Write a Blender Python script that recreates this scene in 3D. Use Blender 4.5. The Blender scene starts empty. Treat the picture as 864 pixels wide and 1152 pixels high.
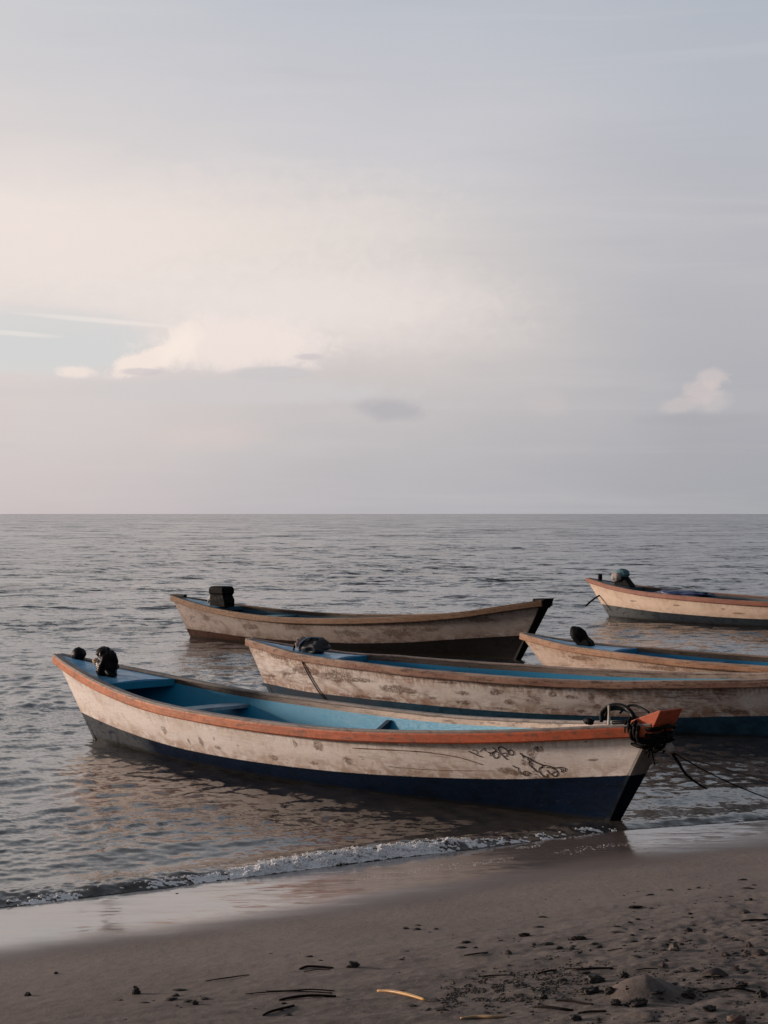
import bpy, bmesh, math, random
import numpy as np
from mathutils import Vector, Matrix, noise as mnoise

# ------------------------------------------------------------------ boat geometry (pure numbers)
#BEGIN_GEO
CAM_H = 2.3
def interp(u, tab):
    xs = [a for a, b in tab]; ys = [b for a, b in tab]
    return np.interp(u, xs, ys)
def smooth_tab(tab, n=161):
    # resample a station table with a small moving average so that the sheer line is fair
    us = np.linspace(0, 1, n); v = interp(us, tab)
    k = 9; pad = np.concatenate([2*v[0]-v[k:0:-1], v, 2*v[-1]-v[-2:-k-2:-1]])
    w = np.hanning(2*k+1); w /= w.sum()
    return us, np.convolve(pad, w, 'valid')
class Hull:
    def __init__(s, tip, ax, L, r, q, Bm, e, sheer, paint, keel_bow=-.03, ztip=None):
        s.tip = np.array(tip); a = np.array(ax); s.ax = a/np.linalg.norm(a); s.n = np.array([-s.ax[1], s.ax[0]])
        trim = .075 if L > 7.95 and L < 8 else .04
        s.trim = trim
        s.tip = s.tip+s.ax*trim; L -= trim; r -= trim
        s.L, s.r, s.q, s.Bm, s.e, s.kb = L, r, q, Bm, e, keel_bow
        s.su, s.sz = smooth_tab(sheer); s.pu, s.pz = smooth_tab(paint)
        s.z0, s.z1 = s.sz[0], s.sz[-1]
    def zs(s, u): return np.interp(u, s.su, s.sz)
    def zp(s, u): return np.interp(u, s.pu, s.pz)
    def zk(s, u):
        u = np.asarray(u, float)
        a = -.2 + .12*np.clip(1-u/.35, 0, 1)**2
        return a + (s.kb+.2)*np.clip((u-.55)/.45, 0, 1)**1.6
    def B(s, u):
        u = np.asarray(u, float)
        a = s.Bm*(1-(1-u/.5)**2)+.03*(1-u/.5)
        v = np.clip((u-.5)/.5, 0, 1)
        return np.where(u < .5, a, s.e+(s.Bm-s.e)*(1-v**2.2))
    def loc(s, u, t, inset=0.):
        """local x along boat, y half breadth, z for station u and girth t (0 keel, 1 sheer)"""
        u = np.asarray(u, float); t = np.asarray(t, float)
        zk, zs = s.zk(u), s.zs(u)
        z = zk+(zs-zk)*t
        p = .37+.42*np.abs(2*u-1)**2.2
        e = (.02+(s.e*.75-.02)*np.clip((u-.5)/.5, 0, 1)) * (.62+.38*t)*np.clip(t/.05, 0, 1)
        y = e+(s.B(u)-e)*t**p
        rk = s.r*(1-t)*(s.z0-s.zk(0.))/s.z0
        qk = s.q*(1-t)*(s.z1-s.zk(1.))/s.z1
        x = u*s.L+rk*(1-u)**2-qk*u**2
        y = np.maximum(y-inset, .0)
        return x, y, z
    def world(s, x, y, z):
        return (s.tip[0]+s.ax[0]*x+s.n[0]*y, s.tip[1]+s.ax[1]*x+s.n[1]*y, z)
    def tz(s, u, z):
        return (z-s.zk(u))/(s.zs(u)-s.zk(u))
def ang(th): return (math.cos(math.radians(th)), -math.sin(math.radians(th)))
SHEER1 = [(0,.824),(.05,.772),(.1,.722),(.15,.677),(.2,.635),(.25,.597),(.3,.567),(.35,.552),(.4,.542),(.45,.535),(.5,.532),(.55,.532),(.6,.536),(.65,.548),(.7,.570),(.75,.597),(.8,.627),(.85,.664),(.9,.708),(.95,.755),(1,.79)]
SHEER3 = [(0,.757),(.05,.706),(.1,.66),(.15,.617),(.2,.578),(.25,.553),(.3,.531),(.35,.516),(.4,.510),(.45,.514),(.5,.523),(.55,.537),(.6,.556),(.65,.580),(.7,.607),(.75,.639),(.8,.677),(.85,.73),(.9,.80),(.95,.875),(1,.94)]
SHEER2 = [(0,.765),(.04,.722),(.08,.675),(.12,.637),(.17,.61),(.21,.6),(.25,.59),(.29,.574),(.33,.56),(.42,.546),(.5,.537),(.54,.532),(.58,.533),(.62,.538),(.67,.548),(.71,.56),(.75,.575),(.83,.61),(.88,.636),(.92,.668),(1,.74)]
SHEER4 = [(0,.752),(.04,.708),(.08,.664),(.12,.634),(.17,.613),(.21,.6),(.25,.586),(.33,.556),(.42,.545),(.5,.54),(.6,.545),(.7,.565),(.8,.61),(.9,.68),(1,.76)]
SHEER5 = [(0,.85),(.04,.81),(.08,.76),(.12,.718),(.17,.68),(.21,.645),(.25,.627),(.33,.596),(.42,.57),(.5,.55),(.58,.53),(.67,.521),(.75,.53),(.85,.59),(1,.74)]
PAINT = {1: [(0,.22),(1,.33)], 2: [(0,.22),(1,.24)], 3: [(0,.15),(1,.3)], 4: [(0,.2),(1,.3)], 5: [(0,.25),(1,.25)]}
PAINT = {1: [(0,.255),(.06,.217),(.12,.19),(.235,.16),(.35,.141),(.42,.142),(.49,.143),(.57,.155),(.63,.165),(.68,.18),(.77,.214),(.85,.253),(.89,.282),(.94,.326),(1,.38)],
 2: [(0,.24),(.09,.18),(.3,.16),(.42,.145),(.53,.142),(.62,.155),(.75,.178),(.8,.208),(.88,.24),(1,.3)],
 3: [(0,.155),(.18,.12),(.25,.104),(.42,.106),(.6,.13),(.73,.189),(.84,.278),(1,.39)],
 4: [(0,.24),(.3,.17),(.6,.16),(1,.3)],
 5: [(0,.285),(.255,.203),(.5,.168),(.66,.166),(1,.3)]}
SHEER1 = [(u*8.178/7.97, z) for u, z in SHEER1]
H = {
 1: Hull((-3.476, 18.708), (.69015, -.72367), 7.97, .777, .46, .72, .105, SHEER1, PAINT[1], keel_bow=-.04),
 2: Hull((-1.70, 21.8), ang(31), 7.9, .45, .55, .68, .11, SHEER2, PAINT[2], keel_bow=-.12),
 3: Hull((-4.012, 33.533), (.7564, -.65411), 8.68, .562, .56, .75, .12, SHEER3, PAINT[3], keel_bow=-.12),
 4: Hull((1.748, 23.0), ang(34), 7.6, .7, .55, .68, .11, SHEER4, PAINT[4], keel_bow=-.12),
 5: Hull((4.55, 40.0), ang(46), 8.0, .7, .55, .78, .11, SHEER5, PAINT[5], keel_bow=-.12),
}
def proj(x, y, z): return 432+2000*x/y, 578+2000*(CAM_H-z)/y
#END_GEO

SCRAWL = [(0.01, [(0.815, 0.792), (0.8213, 0.768), (0.8263, 0.745), (0.8325, 0.727)]), (0.006, [(0.82, 0.798), (0.8213, 0.81), (0.825, 0.792), (0.8263, 0.774), (0.825, 0.763)]), (0.006, [(0.8287, 0.786), (0.8313, 0.81), (0.8337, 0.828), (0.835, 0.816), (0.8337, 0.798), (0.8363, 0.792)]), (0.009, [(0.8375, 0.78), (0.8413, 0.774), (0.8438, 0.763), (0.8438, 0.745), (0.8463, 0.715), (0.8488, 0.715), (0.8513, 0.733), (0.85, 0.757)]), (0.009, [(0.8425, 0.834), (0.845, 0.816), (0.8475, 0.798), (0.8438, 0.78), (0.84, 0.763), (0.8413, 0.739)]), (0.007, [(0.8438, 0.763), (0.8463, 0.792), (0.85, 0.774), (0.8513, 0.751)]), (0.01, [(0.8613, 0.697), (0.8575, 0.721), (0.8538, 0.751), (0.8513, 0.786), (0.8488, 0.822), (0.8513, 0.84), (0.855, 0.828), (0.8588, 0.804), (0.8613, 0.768)]), (0.009, [(0.855, 0.763), (0.8575, 0.774), (0.86, 0.757), (0.86, 0.733), (0.8575, 0.739)]), (0.009, [(0.8613, 0.768), (0.8613, 0.798), (0.8638, 0.804), (0.8662, 0.786), (0.8675, 0.757), (0.865, 0.745), (0.8625, 0.751), (0.8613, 0.768)]), (0.012, [(0.8738, 0.768), (0.8775, 0.739), (0.8825, 0.721), (0.8875, 0.697), (0.8925, 0.668), (0.8975, 0.65), (0.9025, 0.632)]), (0.01, [(0.9025, 0.632), (0.9088, 0.626), (0.9163, 0.602), (0.9213, 0.608), (0.9263, 0.602)]), (0.01, [(0.8775, 0.739), (0.8788, 0.709)]), (0.009, [(0.8825, 0.709), (0.8862, 0.679), (0.89, 0.679), (0.8925, 0.668)]), (0.011, [(0.8862, 0.679), (0.8862, 0.65), (0.8888, 0.62), (0.8925, 0.602), (0.895, 0.573), (0.8988, 0.561)]), (0.008, [(0.8862, 0.668), (0.89, 0.656), (0.89, 0.626)]), (0.01, [(0.9025, 0.632), (0.9012, 0.614), (0.8988, 0.602), (0.8988, 0.573), (0.9025, 0.537), (0.9062, 0.513), (0.91, 0.507), (0.9088, 0.543)]), (0.01, [(0.8988, 0.602), (0.9025, 0.614)]), (0.01, [(0.9075, 0.584), (0.91, 0.555), (0.9138, 0.537), (0.9163, 0.519), (0.92, 0.513), (0.9213, 0.543), (0.9188, 0.573), (0.915, 0.602), (0.9163, 0.608)]), (0.008, [(0.9138, 0.537), (0.9163, 0.561), (0.92, 0.561)]), (0.008, [(0.9062, 0.608), (0.9113, 0.608), (0.915, 0.59)]), (0.009, [(0.925, 0.602), (0.9275, 0.602), (0.9287, 0.584), (0.9287, 0.567), (0.9263, 0.573), (0.9263, 0.59)]), (0.008, [(0.9213, 0.596), (0.925, 0.578), (0.9238, 0.561), (0.9263, 0.561)]), (0.009, [(0.8675, 0.638), (0.8712, 0.614), (0.875, 0.608), (0.875, 0.584), (0.8775, 0.561), (0.8825, 0.531), (0.885, 0.525)]), (0.008, [(0.8825, 0.537), (0.8812, 0.567), (0.8838, 0.573), (0.8875, 0.561), (0.89, 0.543)]), (0.007, [(0.885, 0.525), (0.8888, 0.525), (0.8862, 0.549)]), (0.006, [(0.8912, 0.573), (0.8938, 0.561)]), (0.006, [(0.8938, 0.543), (0.8975, 0.537)]), (0.007, [(0.8888, 0.828), (0.8912, 0.822), (0.8925, 0.828), (0.8925, 0.804), (0.89, 0.81), (0.8925, 0.78), (0.8938, 0.78)])]
STAINS = {1: [(4.84,.381,.07,.05),(4.56,.377,.035,.045),(5.13,.277,.06,.04),(2.97,.231,.03,.05),(3.19,.262,.05,.06),(4.21,.211,.07,.03),(2.57,.304,.06,.05),(4.71,.214,.06,.02),(6.91,.481,.045,.06),(6.83,.411,.035,.03),(6.99,.528,.04,.03),(6.73,.318,.14,.02),(6.92,.293,.1,.03),(6.66,.333,.09,.03),(7.4,.475,.06,.012),(7.36,.617,.03,.01),(3.76,.278,.03,.02),(3.44,.228,.06,.02),(3.43,.307,.02,.03)],
 2: [(1.0,.434,.3,.06),(.57,.591,.2,.04),(1.86,.387,.35,.03),(2.37,.313,.3,.05),(1.56,.421,.3,.08),(2.06,.187,.5,.02),(2.6,.297,.12,.04),(3.31,.33,.1,.03),(3.28,.215,.12,.03),(2.91,.245,.08,.02),(3.74,.356,.1,.04),(3.88,.253,.07,.04),(4.11,.294,.05,.02),(4.4,.203,.22,.012),(4.41,.372,.06,.04),(4.64,.352,.09,.03),(4.86,.365,.05,.06),(4.9,.261,.05,.03),(5.12,.387,.14,.05),(4.71,.201,.1,.02),(6.33,.274,.2,.03),(3.75,.175,.1,.02),(5.9,.452,.3,.01),(.35,.336,.2,.02),(3.13,.434,.3,.012),(3.81,.43,.3,.012),(4.45,.441,.3,.012)],
 3: [(6.0,.345,.35,.07),(3.83,.361,.3,.08),(2.62,.305,.3,.06),(5.03,.305,.4,.06),(6.65,.428,.2,.04),(1.2,.398,.15,.06),(7.63,.618,.3,.05)],
 4: [(1.0,.5,.3,.03),(2.2,.45,.4,.03),(3.2,.42,.3,.04)],
 5: [(1.58,.407,.2,.02),(2.95,.372,.15,.02),(4.14,.347,.06,.02),(4.53,.268,.2,.02),(1.16,.208,.05,.05)]}
CREASE = [[(.666,.792),(.715,.792),(.76,.78),(.781,.757),(.8025,.727),(.8187,.685),(.8325,.644)],[(.7125,.596),(.7588,.578),(.7812,.573),(.8463,.578)]]
ROPE2 = [(.1212,1.0),(.1225,.816),(.1232,.65),(.125,.525),(.1275,.418),(.1338,.3)]

# ------------------------------------------------------------------ helpers
scene = bpy.context.scene
COL = scene.collection
rnd = random.Random(7)
def lin(r, g, b):
    return tuple(((c/255)/12.92 if c/255 <= .04045 else ((c/255+.055)/1.055)**2.4) for c in (r, g, b))+(1.,)
def tag(o, label=None, cat=None, group=None, kind=None):
    if label: o['label'] = label
    if cat: o['category'] = cat
    if group: o['group'] = group
    if kind: o['kind'] = kind
    return o
def empty(name, loc, rz=0.):
    o = bpy.data.objects.new(name, None); COL.objects.link(o)
    o.location = loc; o.rotation_euler = (0, 0, rz); o.empty_display_size = .2
    return o
def link(name, me, mat, parent=None, smooth=True):
    o = bpy.data.objects.new(name, me); COL.objects.link(o)
    if mat: me.materials.append(mat)
    if smooth: me.polygons.foreach_set('use_smooth', [True]*len(me.polygons))
    if parent: o.parent = parent
    return o
def mesh_np(name, v, f, attrs=None):
    me = bpy.data.meshes.new(name)
    v = np.asarray(v, np.float32); f = np.asarray(f, np.int32)
    me.vertices.add(len(v)); me.vertices.foreach_set('co', v.ravel())
    n = f.shape[1]
    me.loops.add(f.size); me.loops.foreach_set('vertex_index', f.ravel())
    me.polygons.add(len(f)); me.polygons.foreach_set('loop_start', np.arange(0, f.size, n, dtype=np.int32))
    me.update(calc_edges=True); me.validate()
    for k, a in (attrs or {}).items():
        at = me.attributes.new(k, 'FLOAT', 'POINT'); at.data.foreach_set('value', np.asarray(a, np.float32).ravel())
    return me
def grid_faces(nr, nc):
    i = np.arange(nr*nc).reshape(nr, nc)
    return np.stack([i[:-1, :-1], i[:-1, 1:], i[1:, 1:], i[1:, :-1]], -1).reshape(-1, 4)
def bm_link(name, bm, mat, parent=None, smooth=False, bevel=0., seg=2, recalc=True):
    if recalc: bmesh.ops.recalc_face_normals(bm, faces=bm.faces)
    me = bpy.data.meshes.new(name); bm.to_mesh(me); bm.free()
    o = link(name, me, mat, parent, smooth)
    if bevel:
        m = o.modifiers.new('bevel', 'BEVEL'); m.width = bevel; m.segments = seg; m.limit_method = 'ANGLE'; m.angle_limit = .6
    return o
def loft(rings, closed=True, caps=True, bm=None):
    """rings: list of lists of points, all the same length"""
    bm = bm or bmesh.new()
    R = [[bm.verts.new(p) for p in r] for r in rings]
    n = len(R[0])
    for a, b in zip(R[:-1], R[1:]):
        for i in range(n if closed else n-1):
            j = (i+1) % n
            try: bm.faces.new((a[i], a[j], b[j], b[i]))
            except ValueError: pass
    if caps and closed:
        for r in (R[0], R[-1]):
            try: bm.faces.new(r)
            except ValueError: pass
    return bm
def tube(pts, rad, seg=8, bm=None, smooth_n=4, flat=1.):
    """bent tapering tube through pts (catmull-rom)"""
    P = [Vector(p) for p in pts]
    R = rad if isinstance(rad, (list, tuple)) else [rad]*len(P)
    Q, RR = [], []
    for i in range(len(P)-1):
        p0 = P[max(i-1, 0)]; p1 = P[i]; p2 = P[i+1]; p3 = P[min(i+2, len(P)-1)]
        for k in range(smooth_n):
            t = k/smooth_n
            Q.append(.5*((2*p1)+(-p0+p2)*t+(2*p0-5*p1+4*p2-p3)*t*t+(-p0+3*p1-3*p2+p3)*t**3)); RR.append(R[i]*(1-t)+R[i+1]*t)
    Q.append(P[-1]); RR.append(R[-1])
    rings = []
    for i, q in enumerate(Q):
        d = (Q[min(i+1, len(Q)-1)]-Q[max(i-1, 0)])
        if d.length < 1e-9: d = Vector((1, 0, 0))
        d.normalize()
        up = Vector((0, 0, 1)) if abs(d.z) < .95 else Vector((1, 0, 0))
        s = d.cross(up).normalized(); w = s.cross(d).normalized()
        rings.append([q+s*math.cos(a)*RR[i]+w*math.sin(a)*RR[i]*flat for a in [2*math.pi*j/seg for j in range(seg)]])
    return loft(rings, bm=bm)
def lump_bm(sx, sy, sz, amp=.15, freq=2., seed=0, sub=3, fn=None, flat_bottom=None):
    bm = bmesh.new(); bmesh.ops.create_icosphere(bm, subdivisions=sub, radius=1.)
    off = Vector((seed*7.3, seed*3.1, seed*1.7))
    for v in bm.verts:
        c = v.co.copy()
        k = 1+amp*mnoise.noise(c*freq+off)+amp*.5*mnoise.noise(c*freq*2.3+off)
        c = Vector((c.x*sx*k, c.y*sy*k, c.z*sz*k))
        if fn: c = fn(c)
        if flat_bottom is not None: c.z = max(c.z, flat_bottom)
        v.co = c
    return bm
def box_bm(x0, x1, y0, y1, z0, z1, bm=None):
    bm = bm or bmesh.new()
    v = [bm.verts.new(p) for p in ((x0,y0,z0),(x1,y0,z0),(x1,y1,z0),(x0,y1,z0),(x0,y0,z1),(x1,y0,z1),(x1,y1,z1),(x0,y1,z1))]
    for f in ((0,3,2,1),(4,5,6,7),(0,1,5,4),(1,2,6,5),(2,3,7,6),(3,0,4,7)): bm.faces.new([v[i] for i in f])
    return bm
def _hash(ix, iy, seed):
    h = (ix.astype(np.int64)*374761393+iy.astype(np.int64)*668265263+seed*1442695041) & 0xffffffff
    h = ((h ^ (h >> 13))*1274126177) & 0xffffffff
    return ((h ^ (h >> 16)) & 0xffff)/65535.
def vnoise(x, y, seed=0):
    x = np.asarray(x, float); y = np.asarray(y, float)
    ix = np.floor(x); iy = np.floor(y); fx = x-ix; fy = y-iy
    fx = fx*fx*fx*(fx*(fx*6-15)+10); fy = fy*fy*fy*(fy*(fy*6-15)+10)
    a = _hash(ix, iy, seed); b = _hash(ix+1, iy, seed); c = _hash(ix, iy+1, seed); d = _hash(ix+1, iy+1, seed)
    return (a*(1-fx)+b*fx)*(1-fy)+(c*(1-fx)+d*fx)*fy-.5
def sstep(a, b, x):
    t = np.clip((np.asarray(x, float)-a)/(b-a), 0, 1); return t*t*(3-2*t)

# ------------------------------------------------------------------ node helpers
class NT:
    def __init__(s, tree): s.t = tree; s.N = tree.nodes; s.L = tree.links; s.N.clear()
    def new(s, typ, **kw):
        n = s.N.new(typ)
        for k, v in kw.items(): setattr(n, k, v)
        return n
    def put(s, sock, v):
        if hasattr(v, 'is_linked') or isinstance(v, bpy.types.NodeSocket): s.L.new(v, sock)
        elif v is not None:
            if hasattr(sock.default_value, '__len__') and isinstance(v, (int, float)): sock.default_value = [v]*len(sock.default_value)
            elif hasattr(sock.default_value, '__len__') and len(sock.default_value) == 3 and len(v) == 4: sock.default_value = v[:3]
            else: sock.default_value = v
    def m(s, op, a, b=None, c=None, clamp=False):
        n = s.new('ShaderNodeMath', operation=op); n.use_clamp = clamp
        s.put(n.inputs[0], a)
        if b is not None: s.put(n.inputs[1], b)
        if c is not None: s.put(n.inputs[2], c)
        return n.outputs[0]
    def vm(s, op, a, b=None, scale=None):
        n = s.new('ShaderNodeVectorMath', operation=op); s.put(n.inputs[0], a)
        if b is not None: s.put(n.inputs[1], b)
        if scale is not None: s.put(n.inputs['Scale'], scale)
        return n.outputs['Value'] if op in ('DOT_PRODUCT', 'LENGTH') else n.outputs[0]
    def mix(s, fac, a, b, mode='MIX'):
        n = s.new('ShaderNodeMix', data_type='RGBA', blend_type=mode); n.clamp_factor = True
        s.put(n.inputs[0], fac); s.put(n.inputs[6], a); s.put(n.inputs[7], b); return n.outputs[2]
    def mr(s, x, a, b, c=0., d=1., kind='SMOOTHSTEP'):
        n = s.new('ShaderNodeMapRange', interpolation_type=kind)
        for i, v in enumerate((x, a, b, c, d)): s.put(n.inputs[i], v)
        return n.outputs[0]
    def noise(s, vec, scale, detail=4., rough=.55, dist=0., color=False):
        n = s.new('ShaderNodeTexNoise'); s.put(n.inputs['Vector'], vec); n.inputs['Scale'].default_value = scale
        n.inputs['Detail'].default_value = detail; n.inputs['Roughness'].default_value = rough; n.inputs['Distortion'].default_value = dist
        return n.outputs['Color' if color else 'Fac']
    def mapping(s, vec, scale=(1,1,1), loc=(0,0,0), rot=(0,0,0)):
        n = s.new('ShaderNodeMapping'); s.put(n.inputs[0], vec); n.inputs[1].default_value = loc; n.inputs[2].default_value = rot; n.inputs[3].default_value = scale
        return n.outputs[0]
    def ramp(s, fac, stops, kind='LINEAR'):
        n = s.new('ShaderNodeValToRGB'); s.put(n.inputs[0], fac); r = n.color_ramp; r.interpolation = kind
        while len(r.elements) < len(stops): r.elements.new(.5)
        for e, (p, c) in zip(r.elements, stops): e.position = p; e.color = c
        return n.outputs[0]
    def attr(s, name):
        n = s.new('ShaderNodeAttribute', attribute_name=name); return n.outputs['Fac']
def material(name):
    m = bpy.data.materials.new(name); m.use_nodes = True
    t = NT(m.node_tree); out = t.new('ShaderNodeOutputMaterial'); p = t.new('ShaderNodeBsdfPrincipled')
    t.L.new(p.outputs[0], out.inputs[0]); return m, t, p
def bump(t, h, strength=.3, dist=.01, normal=None):
    n = t.new('ShaderNodeBump'); n.inputs['Strength'].default_value = strength; n.inputs['Distance'].default_value = dist
    t.put(n.inputs['Height'], h)
    if normal is not None: t.put(n.inputs['Normal'], normal)
    return n.outputs[0]
def simple(name, col, rough=.6, var=.25, scale=20., bmp=.2, bdist=.004, metallic=0., coat=0., spec=.5):
    m, t, p = material(name); p.inputs['Specular IOR Level'].default_value = spec if max(col[:3]) > .02 else .10
    tc = t.new('ShaderNodeTexCoord').outputs['Object']
    n = t.noise(tc, scale, 6.); n2 = t.noise(tc, scale*.17, 3.)
    k = t.m('MULTIPLY', n, n2)
    c2 = tuple(c*(1-var*1.6) for c in col[:3])+(1,); c3 = tuple(min(1, c*(1+var)) for c in col[:3])+(1,)
    t.put(p.inputs['Base Color'], t.ramp(k, [(.1, c2), (.42, c3)]))
    t.put(p.inputs['Roughness'], t.mr(n, .3, .7, max(.03, rough-.12), min(1, rough+.12)))
    p.inputs['Metallic'].default_value = metallic; p.inputs['Coat Weight'].default_value = coat
    if bmp: t.put(p.inputs['Normal'], bump(t, n, bmp, bdist))
    return m

def hull_material(name, top, bottom, dirt, worn, dirt_amt, grime, rough, spots=1., coat=0., left_bottom=None):
    """painted planking: two paint colours split at the boot line, brown stains, scratches and bare wood"""
    m, t, p = material(name)
    tc = t.new('ShaderNodeTexCoord').outputs['Object']
    hb, st = t.attr('hb'), t.attr('stain')
    sx = t.new('ShaderNodeSeparateXYZ'); t.put(sx.inputs[0], tc); X = sx.outputs[0]; Z = sx.outputs[2]
    lo = t.noise(t.mapping(tc, (1, 1, 2.2)), 1.6, 4., .6)
    mid = t.noise(t.mapping(tc, (1, 1, 1.6), (3, 1, 7)), 7., 6., .65, .6)
    fine = t.noise(t.mapping(tc, (1, 1, 1.3)), 38., 6., .7)
    streak = t.noise(t.mapping(tc, (.55, .55, 6.)), 9., 5., .65, .4)
    drip = t.noise(t.mapping(tc, (7., 7., .5)), 4., 4., .6)
    c = t.mix(t.mr(lo, .35, .68), top, tuple(a*b for a, b in zip(top[:3], (.86, .82, .78)))+(1,))
    big = t.mr(t.noise(t.mapping(tc, (.8, .8, 1.6), (2, 8, 5)), 1.1, 5., .6, .6), .42, .60, .12, 1.)
    c = t.mix(t.m('MULTIPLY', big, t.m('MULTIPLY', t.mr(mid, .46-.12*dirt_amt, .72), .45+.5*dirt_amt)), c, dirt)
    c = t.mix(t.m('MULTIPLY', big, t.m('MULTIPLY', t.mr(streak, .58-.1*dirt_amt, .68), .25+.75*dirt_amt)), c, worn)
    blt = t.noise(t.mapping(tc, (.8, .8, 1.5), (5, 5, 1)), 3.3, 7., .72, .9)
    c = t.mix(t.m('MULTIPLY', big, t.m('MULTIPLY', t.mr(blt, .56-.06*dirt_amt, .64), .9*dirt_amt)), c, worn)
    rimg = t.m('MULTIPLY', t.mr(t.attr('under'), 0., .14, 1., 0.), t.mr(drip, .40, .62))
    c = t.mix(t.m('MULTIPLY', rimg, .25+.5*dirt_amt), c, dirt)
    c = t.mix(t.m('MULTIPLY', t.mr(drip, .55, .75), .22), c, dirt)
    # soiling just above the boot line and just below the rail
    gr = t.m('MULTIPLY', t.mr(hb, 0., .16, 1., 0.), t.mr(mid, .35, .6))
    c = t.mix(t.m('MULTIPLY', gr, grime), c, dirt)
    # placed stains, ragged
    s2 = t.m('MULTIPLY', t.mr(t.m('ADD', st, t.m('MULTIPLY', t.m('SUBTRACT', mid, .5), 1.3)), .42, .75), t.mr(fine, .28, .6))
    c = t.mix(t.m('MULTIPLY', s2, .85*spots), c, worn)
    # small chips
    c = t.mix(t.m('MULTIPLY', t.mr(t.noise(t.mapping(tc, (1, 1, 2.), (9, 2, 4)), 24., 3., .5), .69, .73), .6), c, worn)
    c = t.mix(t.mr(fine, .3, .8, 0., .18), c, dirt)
    b = t.mix(t.mr(mid, .4, .7), bottom, tuple(a*.55 for a in bottom[:3])+(1,))
    if left_bottom: b = t.mix(t.mr(X, left_bottom[1], left_bottom[2], 1., 0.), b, t.mix(t.mr(mid, .45, .7), left_bottom[0], bottom))
    b = t.mix(t.m('MULTIPLY', t.mr(fine, .58, .75), .12), b, dirt)
    # weed and slime close to the water
    b = t.mix(t.m('MULTIPLY', t.mr(Z, .0, .05, 1., 0.), .75), b, (.02, .018, .012, 1))
    edge = t.mr(t.m('ADD', hb, t.m('MULTIPLY', t.m('SUBTRACT', fine, .5), .012)), -.003, .003)
    t.put(p.inputs['Base Color'], t.mix(edge, b, c))
    wet = t.mr(Z, .03, .12, .12, 0.)
    t.put(p.inputs['Roughness'], t.m('SUBTRACT', t.mr(mid, .3, .7, rough-.1, rough+.12), wet))
    t.put(p.inputs['Specular IOR Level'], t.mix(edge, (.05,)*3+(1,), (.42,)*3+(1,)))
    h = t.m('ADD', t.m('MULTIPLY', fine, .35), t.m('ADD', t.m('MULTIPLY', streak, .8), mid))
    t.put(p.inputs['Normal'], bump(t, h, .35, .012))
    return m
def wood_material(name, a, b, dark, rough=.65, wear=.5, grad=None):
    """painted or bare timber strip: long grain, worn flecks; grad = (colour, x0, x1) another shade along the boat"""
    m, t, p = material(name); p.inputs['Specular IOR Level'].default_value = .28
    tc = t.new('ShaderNodeTexCoord').outputs['Object']
    g = t.noise(t.mapping(tc, (.8, 6., 6.)), 6., 6., .6, .3); f = t.noise(tc, 30., 5., .65)
    l = t.noise(tc, 2.2, 4., .6)
    c = t.mix(t.mr(l, .35, .65), a, b)
    if grad:
        sx = t.new('ShaderNodeSeparateXYZ'); t.put(sx.inputs[0], tc)
        k = t.mr(t.m('ADD', sx.outputs[0], t.m('MULTIPLY', t.m('SUBTRACT', f, .5), 1.5)), grad[1], grad[2])
        c = t.mix(k, c, t.mix(t.mr(l, .4, .65), grad[0], tuple(v*.75 for v in grad[0][:3])+(1,)))
    c = t.mix(t.m('MULTIPLY', t.mr(g, .48, .7), .35+.6*wear), c, dark)
    c = t.mix(t.m('MULTIPLY', t.mr(f, .55, .72), wear), c, dark)
    t.put(p.inputs['Base Color'], c); t.put(p.inputs['Roughness'], t.mr(f, .3, .7, rough-.1, rough+.1))
    t.put(p.inputs['Normal'], bump(t, t.m('ADD', g, f), .4, .006))
    return m

# ------------------------------------------------------------------ camera
cam = bpy.data.cameras.new('camera'); co = bpy.data.objects.new('camera', cam); COL.objects.link(co)
cam.sensor_fit = 'VERTICAL'; cam.sensor_height = 36.; cam.sensor_width = 27.; cam.lens = 2000/1152*36
cam.clip_start = .1; cam.clip_end = 60000
co.location = (0, 0, CAM_H); co.rotation_euler = (math.radians(90)+2/2000, 0, 0)
scene.camera = co

# ------------------------------------------------------------------ world
SUN_AZ, SUN_EL = -74., 9.          # degrees; azimuth clockwise from +Y
world = bpy.data.worlds.new('World'); scene.world = world; world.use_nodes = True
t = NT(world.node_tree)
wo = t.new('ShaderNodeOutputWorld'); bg = t.new('ShaderNodeBackground'); t.L.new(bg.outputs[0], wo.inputs[0])
sky = t.new('ShaderNodeTexSky', sky_type='NISHITA'); sky.sun_disc = False
sky.sun_elevation = math.radians(SUN_EL); sky.sun_rotation = math.radians(SUN_AZ)
sky.air_density = 1.4; sky.dust_density = 3.; sky.ozone_density = 1.5
dirv = t.new('ShaderNodeTexCoord').outputs['Generated']
sp = t.new('ShaderNodeSeparateXYZ'); t.put(sp.inputs[0], dirv)
az = t.m('MULTIPLY', t.m('ARCTAN2', sp.outputs[0], sp.outputs[1]), 57.29578)
el = t.m('MULTIPLY', t.m('ARCSINE', sp.outputs[2]), 57.29578)
comb = t.new('ShaderNodeCombineXYZ'); t.put(comb.inputs[0], az); t.put(comb.inputs[1], el); AE = comb.outputs[0]
n_big = t.noise(t.mapping(dirv, (1, 1, 3.2)), 3.2, 4., .5, .3)
n_cl = t.noise(t.mapping(AE, (.55, 1.1, 1)), .55, 5., .6, .5)
n_fine = t.noise(t.mapping(AE, (1, 1.3, 1)), 1.5, 9., .68, .5)
n_str = t.noise(t.mapping(AE, (.08, 1., 1), (3.1, 4.7, 0)), .9, 5., .55, .4)
wel = t.m('ADD', el, t.m('MULTIPLY', t.m('SUBTRACT', n_cl, .5), 1.6))
f = t.m('DIVIDE', wel, 90., clamp=True)
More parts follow.
